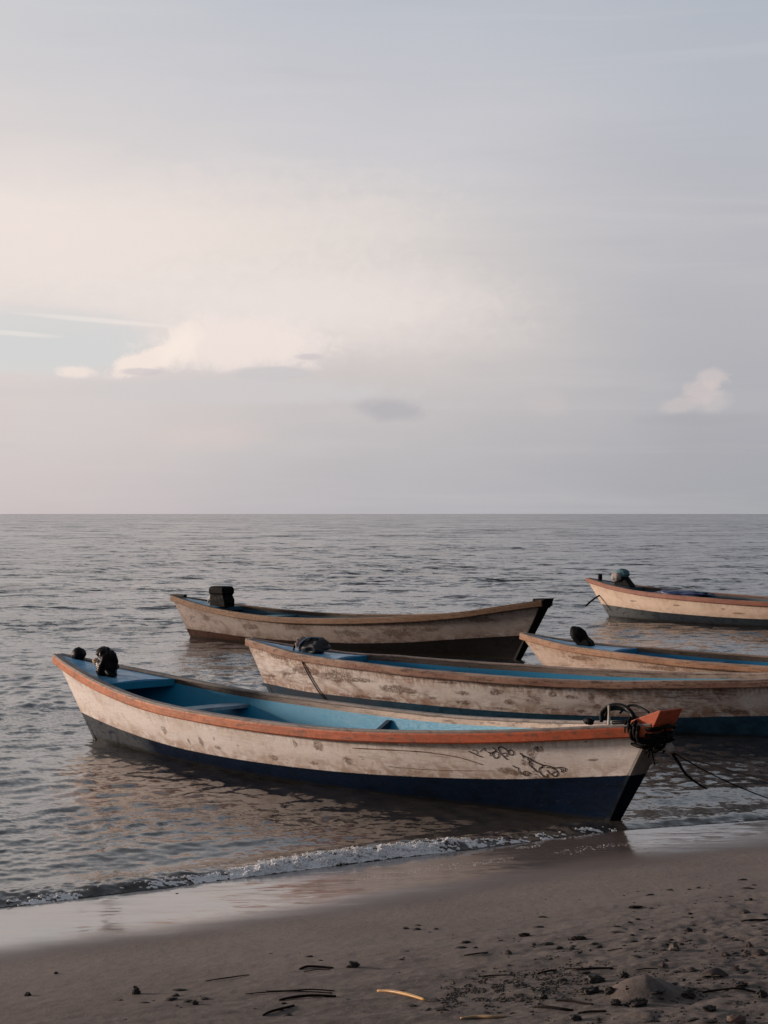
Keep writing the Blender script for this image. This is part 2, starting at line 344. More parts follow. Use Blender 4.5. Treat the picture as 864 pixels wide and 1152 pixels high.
def el_ramp(stops): return t.ramp(f, [(max(e, 0)/90, lin(*c)) for e, c in stops])
left = el_ramp([(0,(201,192,194)),(2,(208,202,202)),(4,(212,206,206)),(7,(227,220,218)),(9.5,(235,226,222)),(11.5,(218,213,213)),(14,(205,205,210)),(16.5,(200,204,209)),(26,(160,166,174)),(50,(128,134,142)),(90,(118,122,128))])
cen = el_ramp([(0,(184,182,187)),(2,(190,188,191)),(4,(201,196,197)),(6.5,(219,211,207)),(9,(219,213,210)),(11,(207,205,209)),(13.5,(198,199,206)),(16.5,(189,194,204)),(26,(150,156,166)),(50,(120,126,134)),(90,(112,116,122))])
right = el_ramp([(0,(166,168,173)),(2,(170,171,177)),(4,(177,178,184)),(7,(184,184,190)),(10,(186,187,194)),(13,(184,188,197)),(16.5,(179,186,196)),(26,(140,147,156)),(50,(112,118,126)),(90,(104,108,114))])
waz = t.m('ADD', az, t.m('MULTIPLY', t.m('SUBTRACT', n_big, .5), 9.))
c = t.mix(t.mr(waz, -12., .5), left, cen); c = t.mix(t.mr(waz, 0., 12.), c, right)
# thin high streaks
c = t.mix(t.m('MULTIPLY', t.mr(n_str, .5, .75), .10), c, lin(240, 232, 228))
c = t.mix(t.m('MULTIPLY', t.mr(n_str, .48, .25), .10), c, lin(160, 165, 175))
def D(px, py): return ((px-432)/2000*57.2958, (578-py)/2000*57.2958)
def blob(px, py, rx, ry, rot=0., soft=.5, amp=.35, cut=0., src=None):
    """soft-edged cloud patch; rx, ry in pixels of the photograph (28.6 px per ten sky degrees x 12)"""
    a, e = D(px, py)
    dx = t.m('SUBTRACT', az, a); dy = t.m('SUBTRACT', el, e)
    cr, sr = math.cos(rot), math.sin(rot)
    x = t.m('ADD', t.m('MULTIPLY', dx, cr), t.m('MULTIPLY', dy, sr)); y = t.m('SUBTRACT', t.m('MULTIPLY', dy, cr), t.m('MULTIPLY', dx, sr))
    k = 57.2958/2000
    x = t.m('DIVIDE', x, rx*k); y = t.m('DIVIDE', y, ry*k)
    d = t.m('SQRT', t.m('ADD', t.m('MULTIPLY', x, x), t.m('MULTIPLY', y, y)))
    d = t.m('ADD', d, t.m('MULTIPLY', t.m('SUBTRACT', src or n_fine, .5), amp*4))
    k = t.mr(d, 1.-soft, 1.+soft*.4, 1., 0.)
    return k, x, y
def paint_blob(col, op, *a, **kw):
    global c
    flat = kw.pop('flat', None); fr = kw.pop('flat_right', None)
    k, x, y = blob(*a, **kw)
    if flat is not None: k = t.m('MULTIPLY', k, t.mr(y, flat-.12, flat+.12))
    if fr is not None: k = t.m('MULTIPLY', k, t.mr(x, fr-.05, fr+.1, 1., 0.))
    c = t.mix(t.m('MULTIPLY', k, op), c, lin(*col))
paint_blob((241,229,222), .55, 150, 275, 330, 70, rot=.12, soft=.9, amp=.25)                # wide pale glow
paint_blob((240,230,226), .7, 330, 345, 260, 60, rot=0., soft=.9, amp=.2)
paint_blob((211,213,215), .9, 45, 388, 158, 40, rot=-.03, soft=.35, amp=.22, src=n_fine)       # blue-grey opening
paint_blob((203,210,212), .5, 20, 395, 120, 26, rot=0., soft=.7, amp=.16)
paint_blob((242,229,224), .85, 268, 388, 108, 34, rot=.02, soft=.5, amp=.30, flat=-.95)      # lit cloud
paint_blob((247,232,223), .9, 165, 409, 46, 14, rot=.35, soft=.4, amp=.34)
paint_blob((250,237,227), .75, 204, 389, 32, 20, rot=.9, soft=.6, amp=.28)
paint_blob((242,228,221), .85, 90, 421, 24, 7, soft=.6, amp=.45)
paint_blob((241,233,228), .5, 115, 364, 95, 3.2, rot=-.07, soft=.6, amp=.12)
paint_blob((236,230,226), .5, 25, 380, 50, 3.2, rot=-.06, soft=.6, amp=.12)
paint_blob((207,203,205), .85, 250, 441, 215, 16, soft=.4, amp=.26)                         # grey bank under it
paint_blob((203,200,203), .8, 305, 421, 45, 9, soft=.3, amp=.26)
paint_blob((205,199,203), .75, 160, 420, 26, 5, soft=.4, amp=.26)
paint_blob((205,199,203), .75, 348, 402, 17, 4, soft=.5, amp=.25)
paint_blob((173,173,181), .62, 438, 461, 40, 14, rot=-.08, soft=.6, amp=.24)                # small dark cloud
paint_blob((216,203,200), .5, 232, 490, 75, 17, soft=.7, amp=.25)
paint_blob((201,193,194), .5, 614, 455, 26, 16, soft=.8, amp=.3)
paint_blob((212,201,200), .65, 797, 429, 19, 12, rot=.1, soft=.5, amp=.38)                    # right puff, rising to the right
paint_blob((210,199,198), .65, 785, 443, 23, 13, rot=0., soft=.55, amp=.38)
paint_blob((206,196,196), .6, 765, 456, 27, 10, rot=.2, soft=.6, amp=.38)
paint_blob((206,197,198), .5, 800, 455, 20, 14, rot=.2, soft=.7, amp=.3)
paint_blob((172,172,178), .7, 790, 474, 75, 8, soft=.7, amp=.25)
# the rest of the sky, out of the picture: duller behind the camera, warm glow round the low sun on the left
front = t.mr(t.m('COSINE', t.m('MULTIPLY', t.m('ADD', az, 12.), math.pi/180)), -.4, .85, 0., 1.)
c = t.mix(t.m('SUBTRACT', 1., front), c, t.mix(1., c, (.62, .61, .64, 1), 'MULTIPLY'))
low_dark = t.m('MULTIPLY', t.m('SUBTRACT', 1., front), t.mr(t.m('ADD', el, t.m('MULTIPLY', t.m('SUBTRACT', n_cl, .5), 10.)), 9., 13., 1., 0.))
c = t.mix(low_dark, c, (.10, .098, .09, 1))     # added low dark band behind the camera, as unseen trees, deepens contrast
dz = t.m('DIVIDE', t.m('SUBTRACT', az, SUN_AZ), 38.); de = t.m('DIVIDE', t.m('SUBTRACT', el, 7.), 13.)
g = t.m('POWER', 2.718, t.m('MULTIPLY', t.m('ADD', t.m('MULTIPLY', dz, dz), t.m('MULTIPLY', de, de)), -1.))
c = t.mix(t.m('MULTIPLY', g, .9), c, (1.35, 1.0, .78, 1))
dz = t.m('DIVIDE', t.m('SUBTRACT', az, SUN_AZ), 9.); de = t.m('DIVIDE', t.m('SUBTRACT', el, SUN_EL), 4.5)
g = t.m('POWER', 2.718, t.m('MULTIPLY', t.m('ADD', t.m('MULTIPLY', dz, dz), t.m('MULTIPLY', de, de)), -1.))
c = t.mix(g, c, (9., 5.2, 2.6, 1))
# below the horizon
c = t.mix(t.mr(el, -.3, -.05, 1., 0.), c, (.09, .08, .075, 1))
cs = t.vm('SCALE', c, scale=10.)
skyc = t.mix(.04, cs, sky.outputs[0])
t.put(bg.inputs[0], skyc); bg.inputs[1].default_value = .1

sun = bpy.data.lights.new('sun', 'SUN'); so = bpy.data.objects.new('sun', sun); COL.objects.link(so)
sun.energy = 3.7; sun.angle = math.radians(6); sun.color = (1., .82, .70)
a, e = math.radians(SUN_AZ), math.radians(SUN_EL)
sd = Vector((math.sin(a)*math.cos(e), math.cos(a)*math.cos(e), math.sin(e)))
so.rotation_euler = (-sd).to_track_quat('-Z', 'Y').to_euler()
vs = scene.view_settings; vs.view_transform = 'Standard'; vs.look = 'None'; vs.exposure = 0; vs.gamma = 1; vs.use_curve_mapping = False

# ------------------------------------------------------------------ beach shape
def shore_y(x):
    x = np.asarray(x, float)
    a = 11.80+.645*x
    b = 12.87+.40*(x-1.66)
    w = sstep(1.0, 2.3, x)
    return a*(1-w)+b*w
def inland(x, y):        # metres inland of the still-water line
    return (shore_y(x)-np.asarray(y, float))*.84
def sand_base(x, y):
    u = inland(x, y)
    up = np.where(u < 1.67, .03*u+.018*u*u, .1003+.09*(u-1.67))
    up = np.where(u > 60, .1003+.09*58.33+.01*(u-60), up)
    dn = np.maximum(.07*u, -3.5)
    return np.where(u > 0, up, dn)
MOUND = None
def sand_z(x, y):
    x = np.asarray(x, float); y = np.asarray(y, float)
    u = inland(x, y); z = sand_base(x, y)
    rough = sstep(1.5, 3.4, u+.35*vnoise(x*.9, y*.9, 3))
    right = sstep(-1.2, 1.6, x)*sstep(2.0, 3.6, u)
    z = z+.012*vnoise(x*.8, y*1.2, 1)*sstep(.2, 1.5, u)
    z = z+rough*(.012*vnoise(x*3.1+.3*y, y*4.3, 2)+.005*vnoise(x*9, y*11, 4)+.003*vnoise(x*24, y*26, 5))
    z = z+right*(.026*vnoise(x*5, y*6, 6)+.016*np.maximum(vnoise(x*17, y*17, 7), 0)+.006*vnoise(x*37, y*37, 8))
    if MOUND is not None:
        for (mx, my, rx, ry, h) in MOUND:
            d = np.sqrt(((x-mx)/rx)**2+((y-my)/ry)**2)
            z = z+h*np.clip(1-d, 0, 1)**1.1*(1-.35*np.clip(1-d, 0, 1))
    return z
def at(px, py):
    """the sand point seen at a place in the photograph"""
    z = 0.
    for _ in range(8):
        y = 2000*(CAM_H-z)/(py-578); x = (px-432)*y/2000
        z = z*.4+.6*float(sand_z(x, y))
    return float(x), float(y), float(sand_z(x, y))
def at_many(px, py):
    px = np.asarray(px, float); py = np.asarray(py, float); z = np.zeros_like(px)
    for _ in range(10):
        y = 2000*(CAM_H-z)/(py-578); x = (px-432)*y/2000
        z = z*.4+.6*sand_z(x, y)
    return x, y, sand_z(x, y)
MOUND = [(*at(727, 1118)[:2], .17, .17, .115), (*at(722, 1143)[:2], .07, .09, .02), (*at(806, 1130)[:2], .1, .12, .02)]

xs = np.concatenate([[-4000,-600,-100,-30,-12,-6,-4], np.arange(-3, 4.6, .0125), [5,6,8,12,30,100,600,4000]])
yy = [5.4]
while yy[-1] < 14.2: yy.append(yy[-1]+.0085+.0022*(yy[-1]-5.4))
ys = np.concatenate([[-4000,-600,-100,-30,-10,-3,0,2,3.5,4.5,5.0], yy, [15,16,18,22,30,50,100,200,400]])
XX, YY = np.meshgrid(xs, ys)
ZZ = sand_z(XX, YY)
U = inland(XX, YY)
edge_n = .30*vnoise(XX*.55, YY*.55, 11)+.12*vnoise(XX*1.9, YY*2.3, 12)+.05*vnoise(XX*6, YY*7, 13)
wet = 1-sstep(1.15, 1.75, U+edge_n+.10*XX*np.clip(XX, 0, 1)*0+.28*sstep(.8, 2.6, XX))
film = 1-sstep(.65, 1.6, U+edge_n*1.2+.12*sstep(.2, 1.6, XX)+.25*sstep(1.8, 3, XX))
me = mesh_np('beach', np.stack([XX, YY, ZZ], -1).reshape(-1, 3), grid_faces(*XX.shape), {'wet': wet, 'film': film, 'inl': U})
m, t, p = material('beach_sand')
pos = t.new('ShaderNodeNewGeometry').outputs['Position']
wetA, filmA, inl = t.attr('wet'), t.attr('film'), t.attr('inl')
n1 = t.noise(pos, 1.7, 5., .6); n2 = t.noise(pos, 14., 6., .65); n3 = t.noise(pos, 260., 3., .6); n4 = t.noise(t.mapping(pos, (.5, 2.2, 1), rot=(0, 0, -.55)), 3.2, 5., .6, .4)
base = t.mix(t.mr(n1, .3, .7), (.195, .160, .143, 1), (.150, .122, .109, 1))
base = t.mix(t.mr(n2, .45, .75, 0., .4), base, (.11, .088, .078, 1))
base = t.mix(t.mr(n3, .35, .7, 0., .5), base, (.25, .21, .19, 1))
base = t.mix(t.mr(n3, .62, .72, 0., .55), base, (.04, .033, .03, 1))
base = t.mix(t.mr(inl, 1.8, 4.3, 0., .7), base, t.mix(t.mr(n2, .4, .6), (.105, .084, .075, 1), (.055, .043, .038, 1)))
wetc = t.mix(1., base, (.62, .58, .57, 1), 'MULTIPLY')
fz = t.mr(t.m('ADD', filmA, t.m('MULTIPLY', t.m('SUBTRACT', n4, .5), .6)), .18, .95)
t.put(p.inputs['Base Color'], t.mix(wetA, base, wetc))
t.put(p.inputs['Roughness'], t.mix(wetA, (.88,)*3+(1,), (.42,)*3+(1,)))
p.inputs['IOR'].default_value = 1.4
t.put(p.inputs['Coat Weight'], fz); p.inputs['Coat IOR'].default_value = 1.45
t.put(p.inputs['Coat Roughness'], t.m('ADD', t.mr(n4, .4, .65, .05, .14), t.mr(filmA, .2, .9, .18, 0.)))
hgt = t.m('ADD', t.m('MULTIPLY', n2, .9), t.m('MULTIPLY', n3, .22))
bs = t.new('ShaderNodeBump'); bs.inputs['Distance'].default_value = .012; t.put(bs.inputs['Height'], hgt)
t.put(bs.inputs['Strength'], t.mr(wetA, 0., 1., .9, .12)); t.put(p.inputs['Normal'], bs.outputs[0])
rip = t.noise(t.mapping(pos, (.6, 2.4, 1), rot=(0, 0, -.55)), 9., 4., .6, .3, color=True)
tilt = t.vm('MULTIPLY', t.vm('SUBTRACT', rip, (.5, .5, .5)), (.05, .10, 0))
t.put(p.inputs['Coat Normal'], t.vm('NORMALIZE', t.vm('ADD', t.new('ShaderNodeNewGeometry').outputs['Normal'], tilt)))
sand = link('beach', me, m); tag(sand, kind='structure')

# ------------------------------------------------------------------ sea
Rr = np.concatenate([4600/np.arange(1500, 480, -9.), 4600/np.arange(480, 340, -.8), np.arange(13.54, 26, .06), np.arange(26, 62, .11),
                     np.arange(62, 150, .36), np.arange(150, 400, 1.6), 400*1.035**np.arange(0, 116)])
ph = np.concatenate([np.linspace(-80, -13.2, 130, endpoint=False), np.arange(-13.2, 13.2, .046), np.linspace(13.2, 80, 130)])
ph = np.radians(ph)
RR, PH = np.meshgrid(Rr, ph, indexing='ij')
WX = RR*np.sin(PH); WY = RR*np.cos(PH)
dr = np.abs(np.gradient(Rr)); cell = np.maximum(dr[:, None], RR*np.gradient(ph)[None, :])
v = -inland(WX, WY)                       # metres seaward of the water line
front = .05*vnoise(WX*1.3, WY*1.3, 21)+.02*vnoise(WX*4.7, WY*4.7, 22)
vv = v+front
hz = np.zeros_like(WX)
wr = random.Random(5)
wdir0 = math.atan2(-.84, .54)
for i in range(118):
    lam = math.exp(wr.uniform(math.log(.09), math.log(2.6))) if i < 96 else math.exp(wr.uniform(math.log(2.4), math.log(9.)))
    th = wdir0+wr.gauss(0, .95)
    k = 2*math.pi/lam
    s = .030*(1.75 if lam < .28 else np.interp(v, [0, 6, 20], [.8, .95, 1.4]) if lam < .5 else np.interp(v, [0, 3, 12, 30], [.26, .30, .50, .66]) if lam < 2.6 else np.interp(v, [5, 15, 50], [0, .05, .22]))
    fade = np.clip((lam/cell-2.2)/2.5, 0, 1)
    hz += fade*(s/k)*np.sin(k*(WX*math.cos(th)+WY*math.sin(th))+wr.uniform(0, 6.28))
gust = .75+.9*vnoise(WX*.11, WY*.22, 23)+.3*vnoise(WX*.5, WY*.9, 24)
calm = 1-.15*np.exp(-(((WX+.6)/3.2)**2+((WY-12.9)/1.5)**2))
hz *= gust*calm*(.12+.88*sstep(.1, 2.2, v))
A = np.interp(WX, [-4, -2.3, -.5, 0, .8, 1.7, 2.4, 4], [.036, .036, .048, .062, .045, .022, .024, .028])*(1+.5*vnoise(WX*2.2, WX*0, 25)+.25*vnoise(WX*7, WY*7, 26))
pk = .17
ridge = np.where(vv < pk, sstep(-.01, pk, vv), np.exp(-((vv-pk)/.26)**2))
hz += A*ridge*(1+.35*vnoise(WX*9, WY*9, 29)+.3*vnoise(WX*21, WY*21, 30))-.012*np.exp(-((vv-.75)/.25)**2)
hz += .14*A*np.exp(-((vv-1.15-.1*vnoise(WX*1.1, WY, 27))/.14)**2)*sstep(-.3, .25, vnoise(WX*.8, WY*.8, 28)+.1)
hz = np.where(vv < 0, -.03-.12*np.clip(-vv, 0, 4), hz)
F = grid_faces(*WX.shape)
inside = np.zeros(WX.size, bool); fx, fy = WX.ravel(), WY.ravel()
for b in H.values():
    uu = np.linspace(0, 1, 60); tt = b.tz(uu, 0.); lx, ly, lz = b.loc(uu, tt)
    dx, dy = fx-b.tip[0], fy-b.tip[1]
    a_ = dx*b.ax[0]+dy*b.ax[1]; c_ = dx*b.n[0]+dy*b.n[1]
    inside |= (a_ > lx[0]+.1) & (a_ < lx[-1]-.1) & (np.abs(c_) < np.interp(a_, lx, ly)-.035)
keep = ~inside[F].all(axis=1)
me = mesh_np('sea', np.stack([WX, WY, hz], -1).reshape(-1, 3), F[keep], {'sea_v': v})
m, t, p = material('sea_water')
geo = t.new('ShaderNodeNewGeometry'); pos = geo.outputs['Position']
sv = t.attr('sea_v')
rp = t.mapping(pos, (1, 1, 1), rot=(0, 0, .25))
a1 = t.noise(t.mapping(rp, (.8, 1.1, 1)), 2.4, 4., .6, .2, color=True)
a0 = t.noise(t.mapping(rp, (.8, 1., 1)), .62, 4., .6, .3, color=True)
a00 = t.noise(t.mapping(rp, (.7, 1., 1)), .16, 4., .6, .3, color=True)
a2 = t.noise(t.mapping(rp, (.8, 1.2, 1)), 8., 4., .6, .3, color=True)
a3 = t.noise(t.mapping(rp, (.9, 1.2, 1)), 26., 3., .6, .2, color=True)
patch = t.noise(t.mapping(pos, (.006, .04, 1)), 1., 4., .6, .5)
patch2 = t.noise(t.mapping(pos, (.10, .35, 1)), 1., 4., .55, .4)
near = t.mr(sv, .0, 2.5, .60, 1.)
amp = t.m('MULTIPLY', t.m('MULTIPLY', t.m('ADD', t.mr(patch, .38, .62, .5, 1.45), t.mr(patch2, .35, .65, -.35, .4)), near), t.mr(sv, 6., 60., 1.05, 1.5))
dist = t.mr(sv, 20., 140., 0., 1.)
half = (.5, .5, .5)
tilt = t.vm('ADD', t.vm('MULTIPLY', t.vm('SUBTRACT', a1, half), t.vm('SCALE', (.26, .46, 0), scale=t.mr(sv, 3., 25., .55, 1.6))),
            t.vm('ADD', t.vm('MULTIPLY', t.vm('SUBTRACT', a2, half), (.26, .44, 0)), t.vm('MULTIPLY', t.vm('SUBTRACT', a3, half), (.20, .32, 0))))
tilt = t.vm('ADD', tilt, t.vm('ADD', t.vm('SCALE', t.vm('MULTIPLY', t.vm('SUBTRACT', a0, half), (.34, .74, 0)), scale=t.mr(sv, 8., 40., 0., 1.)),
            t.vm('SCALE', t.vm('MULTIPLY', t.vm('SUBTRACT', a00, half), (.26, .85, 0)), scale=t.mr(sv, 50., 200., 0., 1.))))
tilt = t.vm('SCALE', tilt, scale=amp)
nrm = t.vm('NORMALIZE', t.vm('ADD', geo.outputs['Normal'], tilt))
t.put(p.inputs['Normal'], nrm)
t.put(p.inputs['Base Color'], t.mix(t.mr(sv, .0, 3.5), (.062, .055, .050, 1), (.026, .026, .030, 1)))
p.inputs['IOR'].default_value = 1.333
t.put(p.inputs['Roughness'], t.mr(sv, 6., 80., .10, .16))
sea = link('sea', me, m); tag(sea, kind='structure')

# foam on the small breaking wave
def water_front(x):
    y = float(shore_y(x)); return y
fr = random.Random(11)
bmf = bmesh.new(); bmesh.ops.create_icosphere(bmf, subdivisions=1, radius=1.); iv = np.array([v_.co[:] for v_ in bmf.verts]); iff = np.array([[v_.index for v_ in f_.verts] for f_ in bmf.faces]); bmf.free()
fr = np.random.RandomState(11)
def fronts(x, y): return -inland(x, y)+.05*vnoise(x*1.3, y*1.3, 21)+.02*vnoise(x*4.7, y*4.7, 22)
def crest(x, y): return np.interp(x, [-4,-2.3,-.5,0,.8,1.7,2.4,4], [.036,.036,.048,.062,.045,.022,.024,.028])*(1+.5*vnoise(x*2.2, x*0, 25)+.25*vnoise(x*7, y*7, 26))
N_ = 170000
x = fr.uniform(-2.7, 3.2, N_)
den = np.interp(x, [-2.7,-2.1,-1.5,-1.0,-.78,-.3,.1,.32,.6,1.2,1.6,1.9,3.2], [.42,.50,.44,.62,1.35,1.4,1.2,1.1,.5,.22,.05,.01,.01])
off = fr.beta(1.4, 2.1, N_)*np.interp(x, [-3, -1.1, -.8, .4, .7, 3.2], [.10, .12, .21, .20, .12, .08])
y = shore_y(x)+off/.84
v_ = fronts(x, y)
bil = np.abs(vnoise(x*13, y*17, 31))*2+.6*np.abs(vnoise(x*31, y*37, 32))*2
patchy = vnoise(x*4.2, y*6, 33)+.7*vnoise(x*15, y*20, 34)+.9*vnoise(x*47, y*60, 35)
ok = (patchy > .62-1.05*den) & (v_ > -.004) & (fr.rand(N_) < .35+.65*den)
A_ = crest(x, y); r_ = np.where(v_ < .17, sstep(-.01, .17, v_), np.exp(-((v_-.17)/.26)**2))
z = np.maximum(A_*r_, sand_base(x, y))
hh = np.interp(x, [-3, -1., -.8, .4, .8, 3.2], [.008, .010, .036, .030, .008, .004])
z = z+hh*np.clip(1-bil, 0, 1)*np.clip(off/.05, 0, 1)*fr.rand(N_)**.4
rad = fr.choice([.0018, .0024, .003, .004], N_)*fr.uniform(.8, 1.25, N_)
pts = np.stack([x, y, z, rad], 1)[ok][:44000]
xs2 = fr.uniform(-.2, 1.9, 3000); us2 = fr.uniform(.05, .75, 3000)*fr.rand(3000); ys2 = shore_y(xs2)-us2/.84
k = vnoise(xs2*3, us2*6, 33) > .12
pts = np.concatenate([pts, np.stack([xs2, ys2, sand_z(xs2, ys2)+.001, fr.uniform(.001, .0026, 3000)], 1)[k]])
V = (iv[None]*pts[:, None, 3:4]*np.array([1.15, 1.15, .8])+pts[:, None, :3]).reshape(-1, 3)
Fc = (iff[None]+(np.arange(len(pts))*len(iv))[:, None, None]).reshape(-1, 3)
m_foam, t, p = material('foam')
p.inputs['Base Color'].default_value = (.93, .93, .94, 1); p.inputs['Roughness'].default_value = .3
p.inputs['Subsurface Weight'].default_value = .0
foam = link('sea_foam', mesh_np('sea_foam', V, Fc), m_foam)
tag(foam, 'white foam along the little wave breaking on the wet sand', 'foam', kind='stuff')

# ------------------------------------------------------------------ boats
def stainfield(k, x, z, side):
    s = np.zeros_like(x)
    if side < 0:
        for (sx, sz, rx, rz) in STAINS[k]:
            d = ((x-sx)/rx)**2+((z-sz)/rz)**2
            s = np.maximum(s, np.exp(-d*.8))
    return s
_UG = np.linspace(0, 1, 400)
def cross_y(b, u, z, inset=.03):
    x = float(b.loc(u, 1.)[0]); lx, ly, _ = b.loc(_UG, np.clip(b.tz(_UG, z), 0, 1), inset)
    return max(.004, float(np.interp(x, lx, ly, left=0.)))
def sweep(b, side, prof, u0=0., u1=1., n=110, jit=0., seed=0):
    rings = []
    for i, u in enumerate(np.linspace(u0, u1, n)):
        x, y, z = [float(a) for a in b.loc(u, 1.)]
        j = jit*float(vnoise(x*2.3, seed*5., 41)+.5*vnoise(x*7.1, seed*3., 42))
        rings.append([(x, side*max(y+dy, .001), z+dz+j) for dy, dz in prof])
    return loft(rings)
def child(root, name):
    return [c_ for c_ in root.children if c_.name.split('.')[0] == name][0]
def regroup(root):
    child(root, 'deck_beam').parent = child(root, 'stern_deck')
    child(root, 'floor_board').parent = child(root, 'inner_planking')
def make_boat(k, name, label, M, deck_u, thwarts, near_detail=True, knee=None, bow_deck=True, floor=True):
    b = H[k]
    root = empty(name, (b.tip[0], b.tip[1], 0), math.atan2(b.ax[1], b.ax[0]))
    tag(root, label, 'boat', 'wooden fishing boats moored off the beach')
    nu, ntt = 240, 44
    uu = np.linspace(0, 1, nu); t1 = np.linspace(0, 1, ntt)**1.0
    UU, TT = np.meshgrid(uu, t1, indexing='ij')
    x, y, z = b.loc(UU, TT)
    # a little hand-built unfairness
    w = .006*vnoise(x*1.1, z*2+3, 51)*np.clip(TT*3, 0, 1)*np.clip((1-TT)*6, 0, 1)
    X2 = np.concatenate([x[:, ::-1], x[:, 1:]], 1); Z2 = np.concatenate([z[:, ::-1], z[:, 1:]], 1)
    Y2 = np.concatenate([-(y+w)[:, ::-1], (y+w)[:, 1:]], 1)
    T2 = np.concatenate([TT[:, ::-1], TT[:, 1:]], 1); U2 = np.repeat(uu[:, None], X2.shape[1], 1)
    st = np.where(Y2 < 0, stainfield(k, X2, Z2, -1), stainfield(k, X2, Z2, 1))
    me = mesh_np('hull', np.stack([X2, Y2, Z2], -1).reshape(-1, 3), grid_faces(*X2.shape)[:, ::-1], {'hb': Z2-b.zp(U2), 'stain': st, 'under': b.zs(U2)-.085-Z2})
    link('hull', me, M['hull'], root)
    # inside skin
    ti = np.linspace(.12, .985, 26); UI, TI = np.meshgrid(np.linspace(.01, .99, 160), ti, indexing='ij')
    x, y, z = b.loc(UI, TI, .028)
    X3 = np.concatenate([x[:, ::-1], x], 1); Z3 = np.concatenate([z[:, ::-1], z], 1); Y3 = np.concatenate([-y[:, ::-1], y], 1)
    link('inner_planking', mesh_np('inner_planking', np.stack([X3, Y3, Z3], -1).reshape(-1, 3), grid_faces(*X3.shape)), M['inside'], root)
    # floor boards
    rings = []
    for u in np.linspace(.13, .92, 30):
        xx = float(b.loc(u, 1.)[0]); hw = max(.02, cross_y(b, u, .065))
        rings.append([(xx, -hw, .065), (xx, hw, .065), (xx, hw, .045), (xx, -hw, .045)])
    bm_link('floor_board', loft(rings), M['floor'], root)
    # rails
    for side in (-1, 1):
        h = M.get('rail_h', .085)
        bm_link('rub_rail', sweep(b, side, [(.0, -.008), (.030, -.008), (.034, -.02), (.034, -h+.01), (.026, -h), (.0, -h)], jit=M.get('jit', 0.), seed=side), M['rail'] if side < 0 else M.get('rail_far', M['rail']), root)
        bm_link('gunwale', sweep(b, side, [(-.045, -.008), (.030, -.008), (.032, .003), (.026, .012), (-.042, .012), (-.047, .004)], jit=M.get('jit', 0.), seed=side), M['cap'], root)
        bm_link('inner_rail', sweep(b, side, [(-.050, -.012), (-.027, -.012), (-.027, -.075), (-.050, -.072)], .03, .985), M['inrail'], root)
    # stern deck
    rings = []
    for u in np.linspace(.006, deck_u, 30):
        xx, yy_, zz = [float(a) for a in b.loc(u, 1.)]; hw = max(.01, yy_-.05)
        top = [(xx, hw*s, zz-.012+.02*(1-s*s)) for s in np.linspace(-1, 1, 13)]
        bot = [(xx, hw*s, zz-.04) for s in np.linspace(1, -1, 13)]
        rings.append(top+bot)
    bm_link('stern_deck', loft(rings), M['deck'], root, smooth=False)
    xx, yy_, zz = [float(a) for a in b.loc(deck_u, 1.)]
    bm_link('deck_beam', box_bm(xx+.004, xx+.03, -(yy_-.055), yy_-.055, zz-.075, zz-.004), M['inside'], root, bevel=.003)
    if bow_deck:
        rings = []
        for u in np.linspace(.9, .985, 14):
            xx, yy_, zz = [float(a) for a in b.loc(u, 1.)]; hw = max(.01, yy_-.052)
            rings.append([(xx, -hw, zz-.03), (xx, hw, zz-.03), (xx, hw, zz-.055), (xx, -hw, zz-.055)])
        bm_link('bow_deck', loft(rings), M['deck'], root)
    for (tu, tz_, tw) in thwarts:
        u2 = tu+tw/b.L
        xx, x2 = float(b.loc(tu, 1.)[0]), float(b.loc(u2, 1.)[0])
        y1, y2 = cross_y(b, tu, tz_, .032), cross_y(b, u2, tz_, .032)
        bm = bmesh.new()
        vs_ = [bm.verts.new(p_) for p_ in ((xx,-y1,tz_-.035),(x2,-y2,tz_-.035),(x2,y2,tz_-.035),(xx,y1,tz_-.035),(xx,-y1,tz_),(x2,-y2,tz_),(x2,y2,tz_),(xx,y1,tz_))]
        for f_ in ((0,3,2,1),(4,5,6,7),(0,1,5,4),(1,2,6,5),(2,3,7,6),(3,0,4,7)): bm.faces.new([vs_[i] for i in f_])
        bm_link('thwart', bm, M['thwart'], root, bevel=.004)
    if knee:
        ku, kz0, kz1 = knee
        xx = float(b.loc(ku, 1.)[0]); ya, yb = cross_y(b, ku, kz0), cross_y(b, ku, kz1)
        bm = loft([[(xx+d, ya-.16, kz0), (xx+d, ya-.15, kz0+.02), (xx+d, yb-.02, kz1), (xx+d, yb+.0, kz1), (xx+d, ya, kz0)] for d in (0, .05)])
        bm_link('knee', bm, M['knee'], root)
    # bow timber
    rings = []; hbs = []
    for tt_ in np.linspace(-.06, 1.0, 24):
        tc_ = max(tt_, 0.); x_, y_, _ = [float(a) for a in b.loc(1., max(tc_, .06))]
        x_ = float(b.loc(1., tt_)[0]) if tt_ >= 0 else float(b.loc(1., 0.)[0])+tt_*.4
        z_ = float(b.zk(1.))+(float(b.zs(1.))-float(b.zk(1.)))*tt_+(.012 if tt_ >= 1 else 0)
        y_ += .006
        rings.append([(x_-.10, -y_*.9, z_), (x_+.012, -y_, z_), (x_+.026, -y_*.85, z_), (x_+.026, y_*.85, z_), (x_+.012, y_, z_), (x_-.10, y_*.9, z_)])
        hbs += [z_-float(b.zp(1.))]*6
    o = bm_link('stem_post', loft(rings), M['stem'], root)
    vals = [vv_.co.z-float(b.zp(1.)) for vv_ in o.data.vertices]
    at_ = o.data.attributes.new('hb', 'FLOAT', 'POINT'); at_.data.foreach_set('value', vals)
    at_ = o.data.attributes.new('stain', 'FLOAT', 'POINT'); at_.data.foreach_set('value', [0.]*len(vals))
    at_ = o.data.attributes.new('under', 'FLOAT', 'POINT'); at_.data.foreach_set('value', [1.]*len(vals))
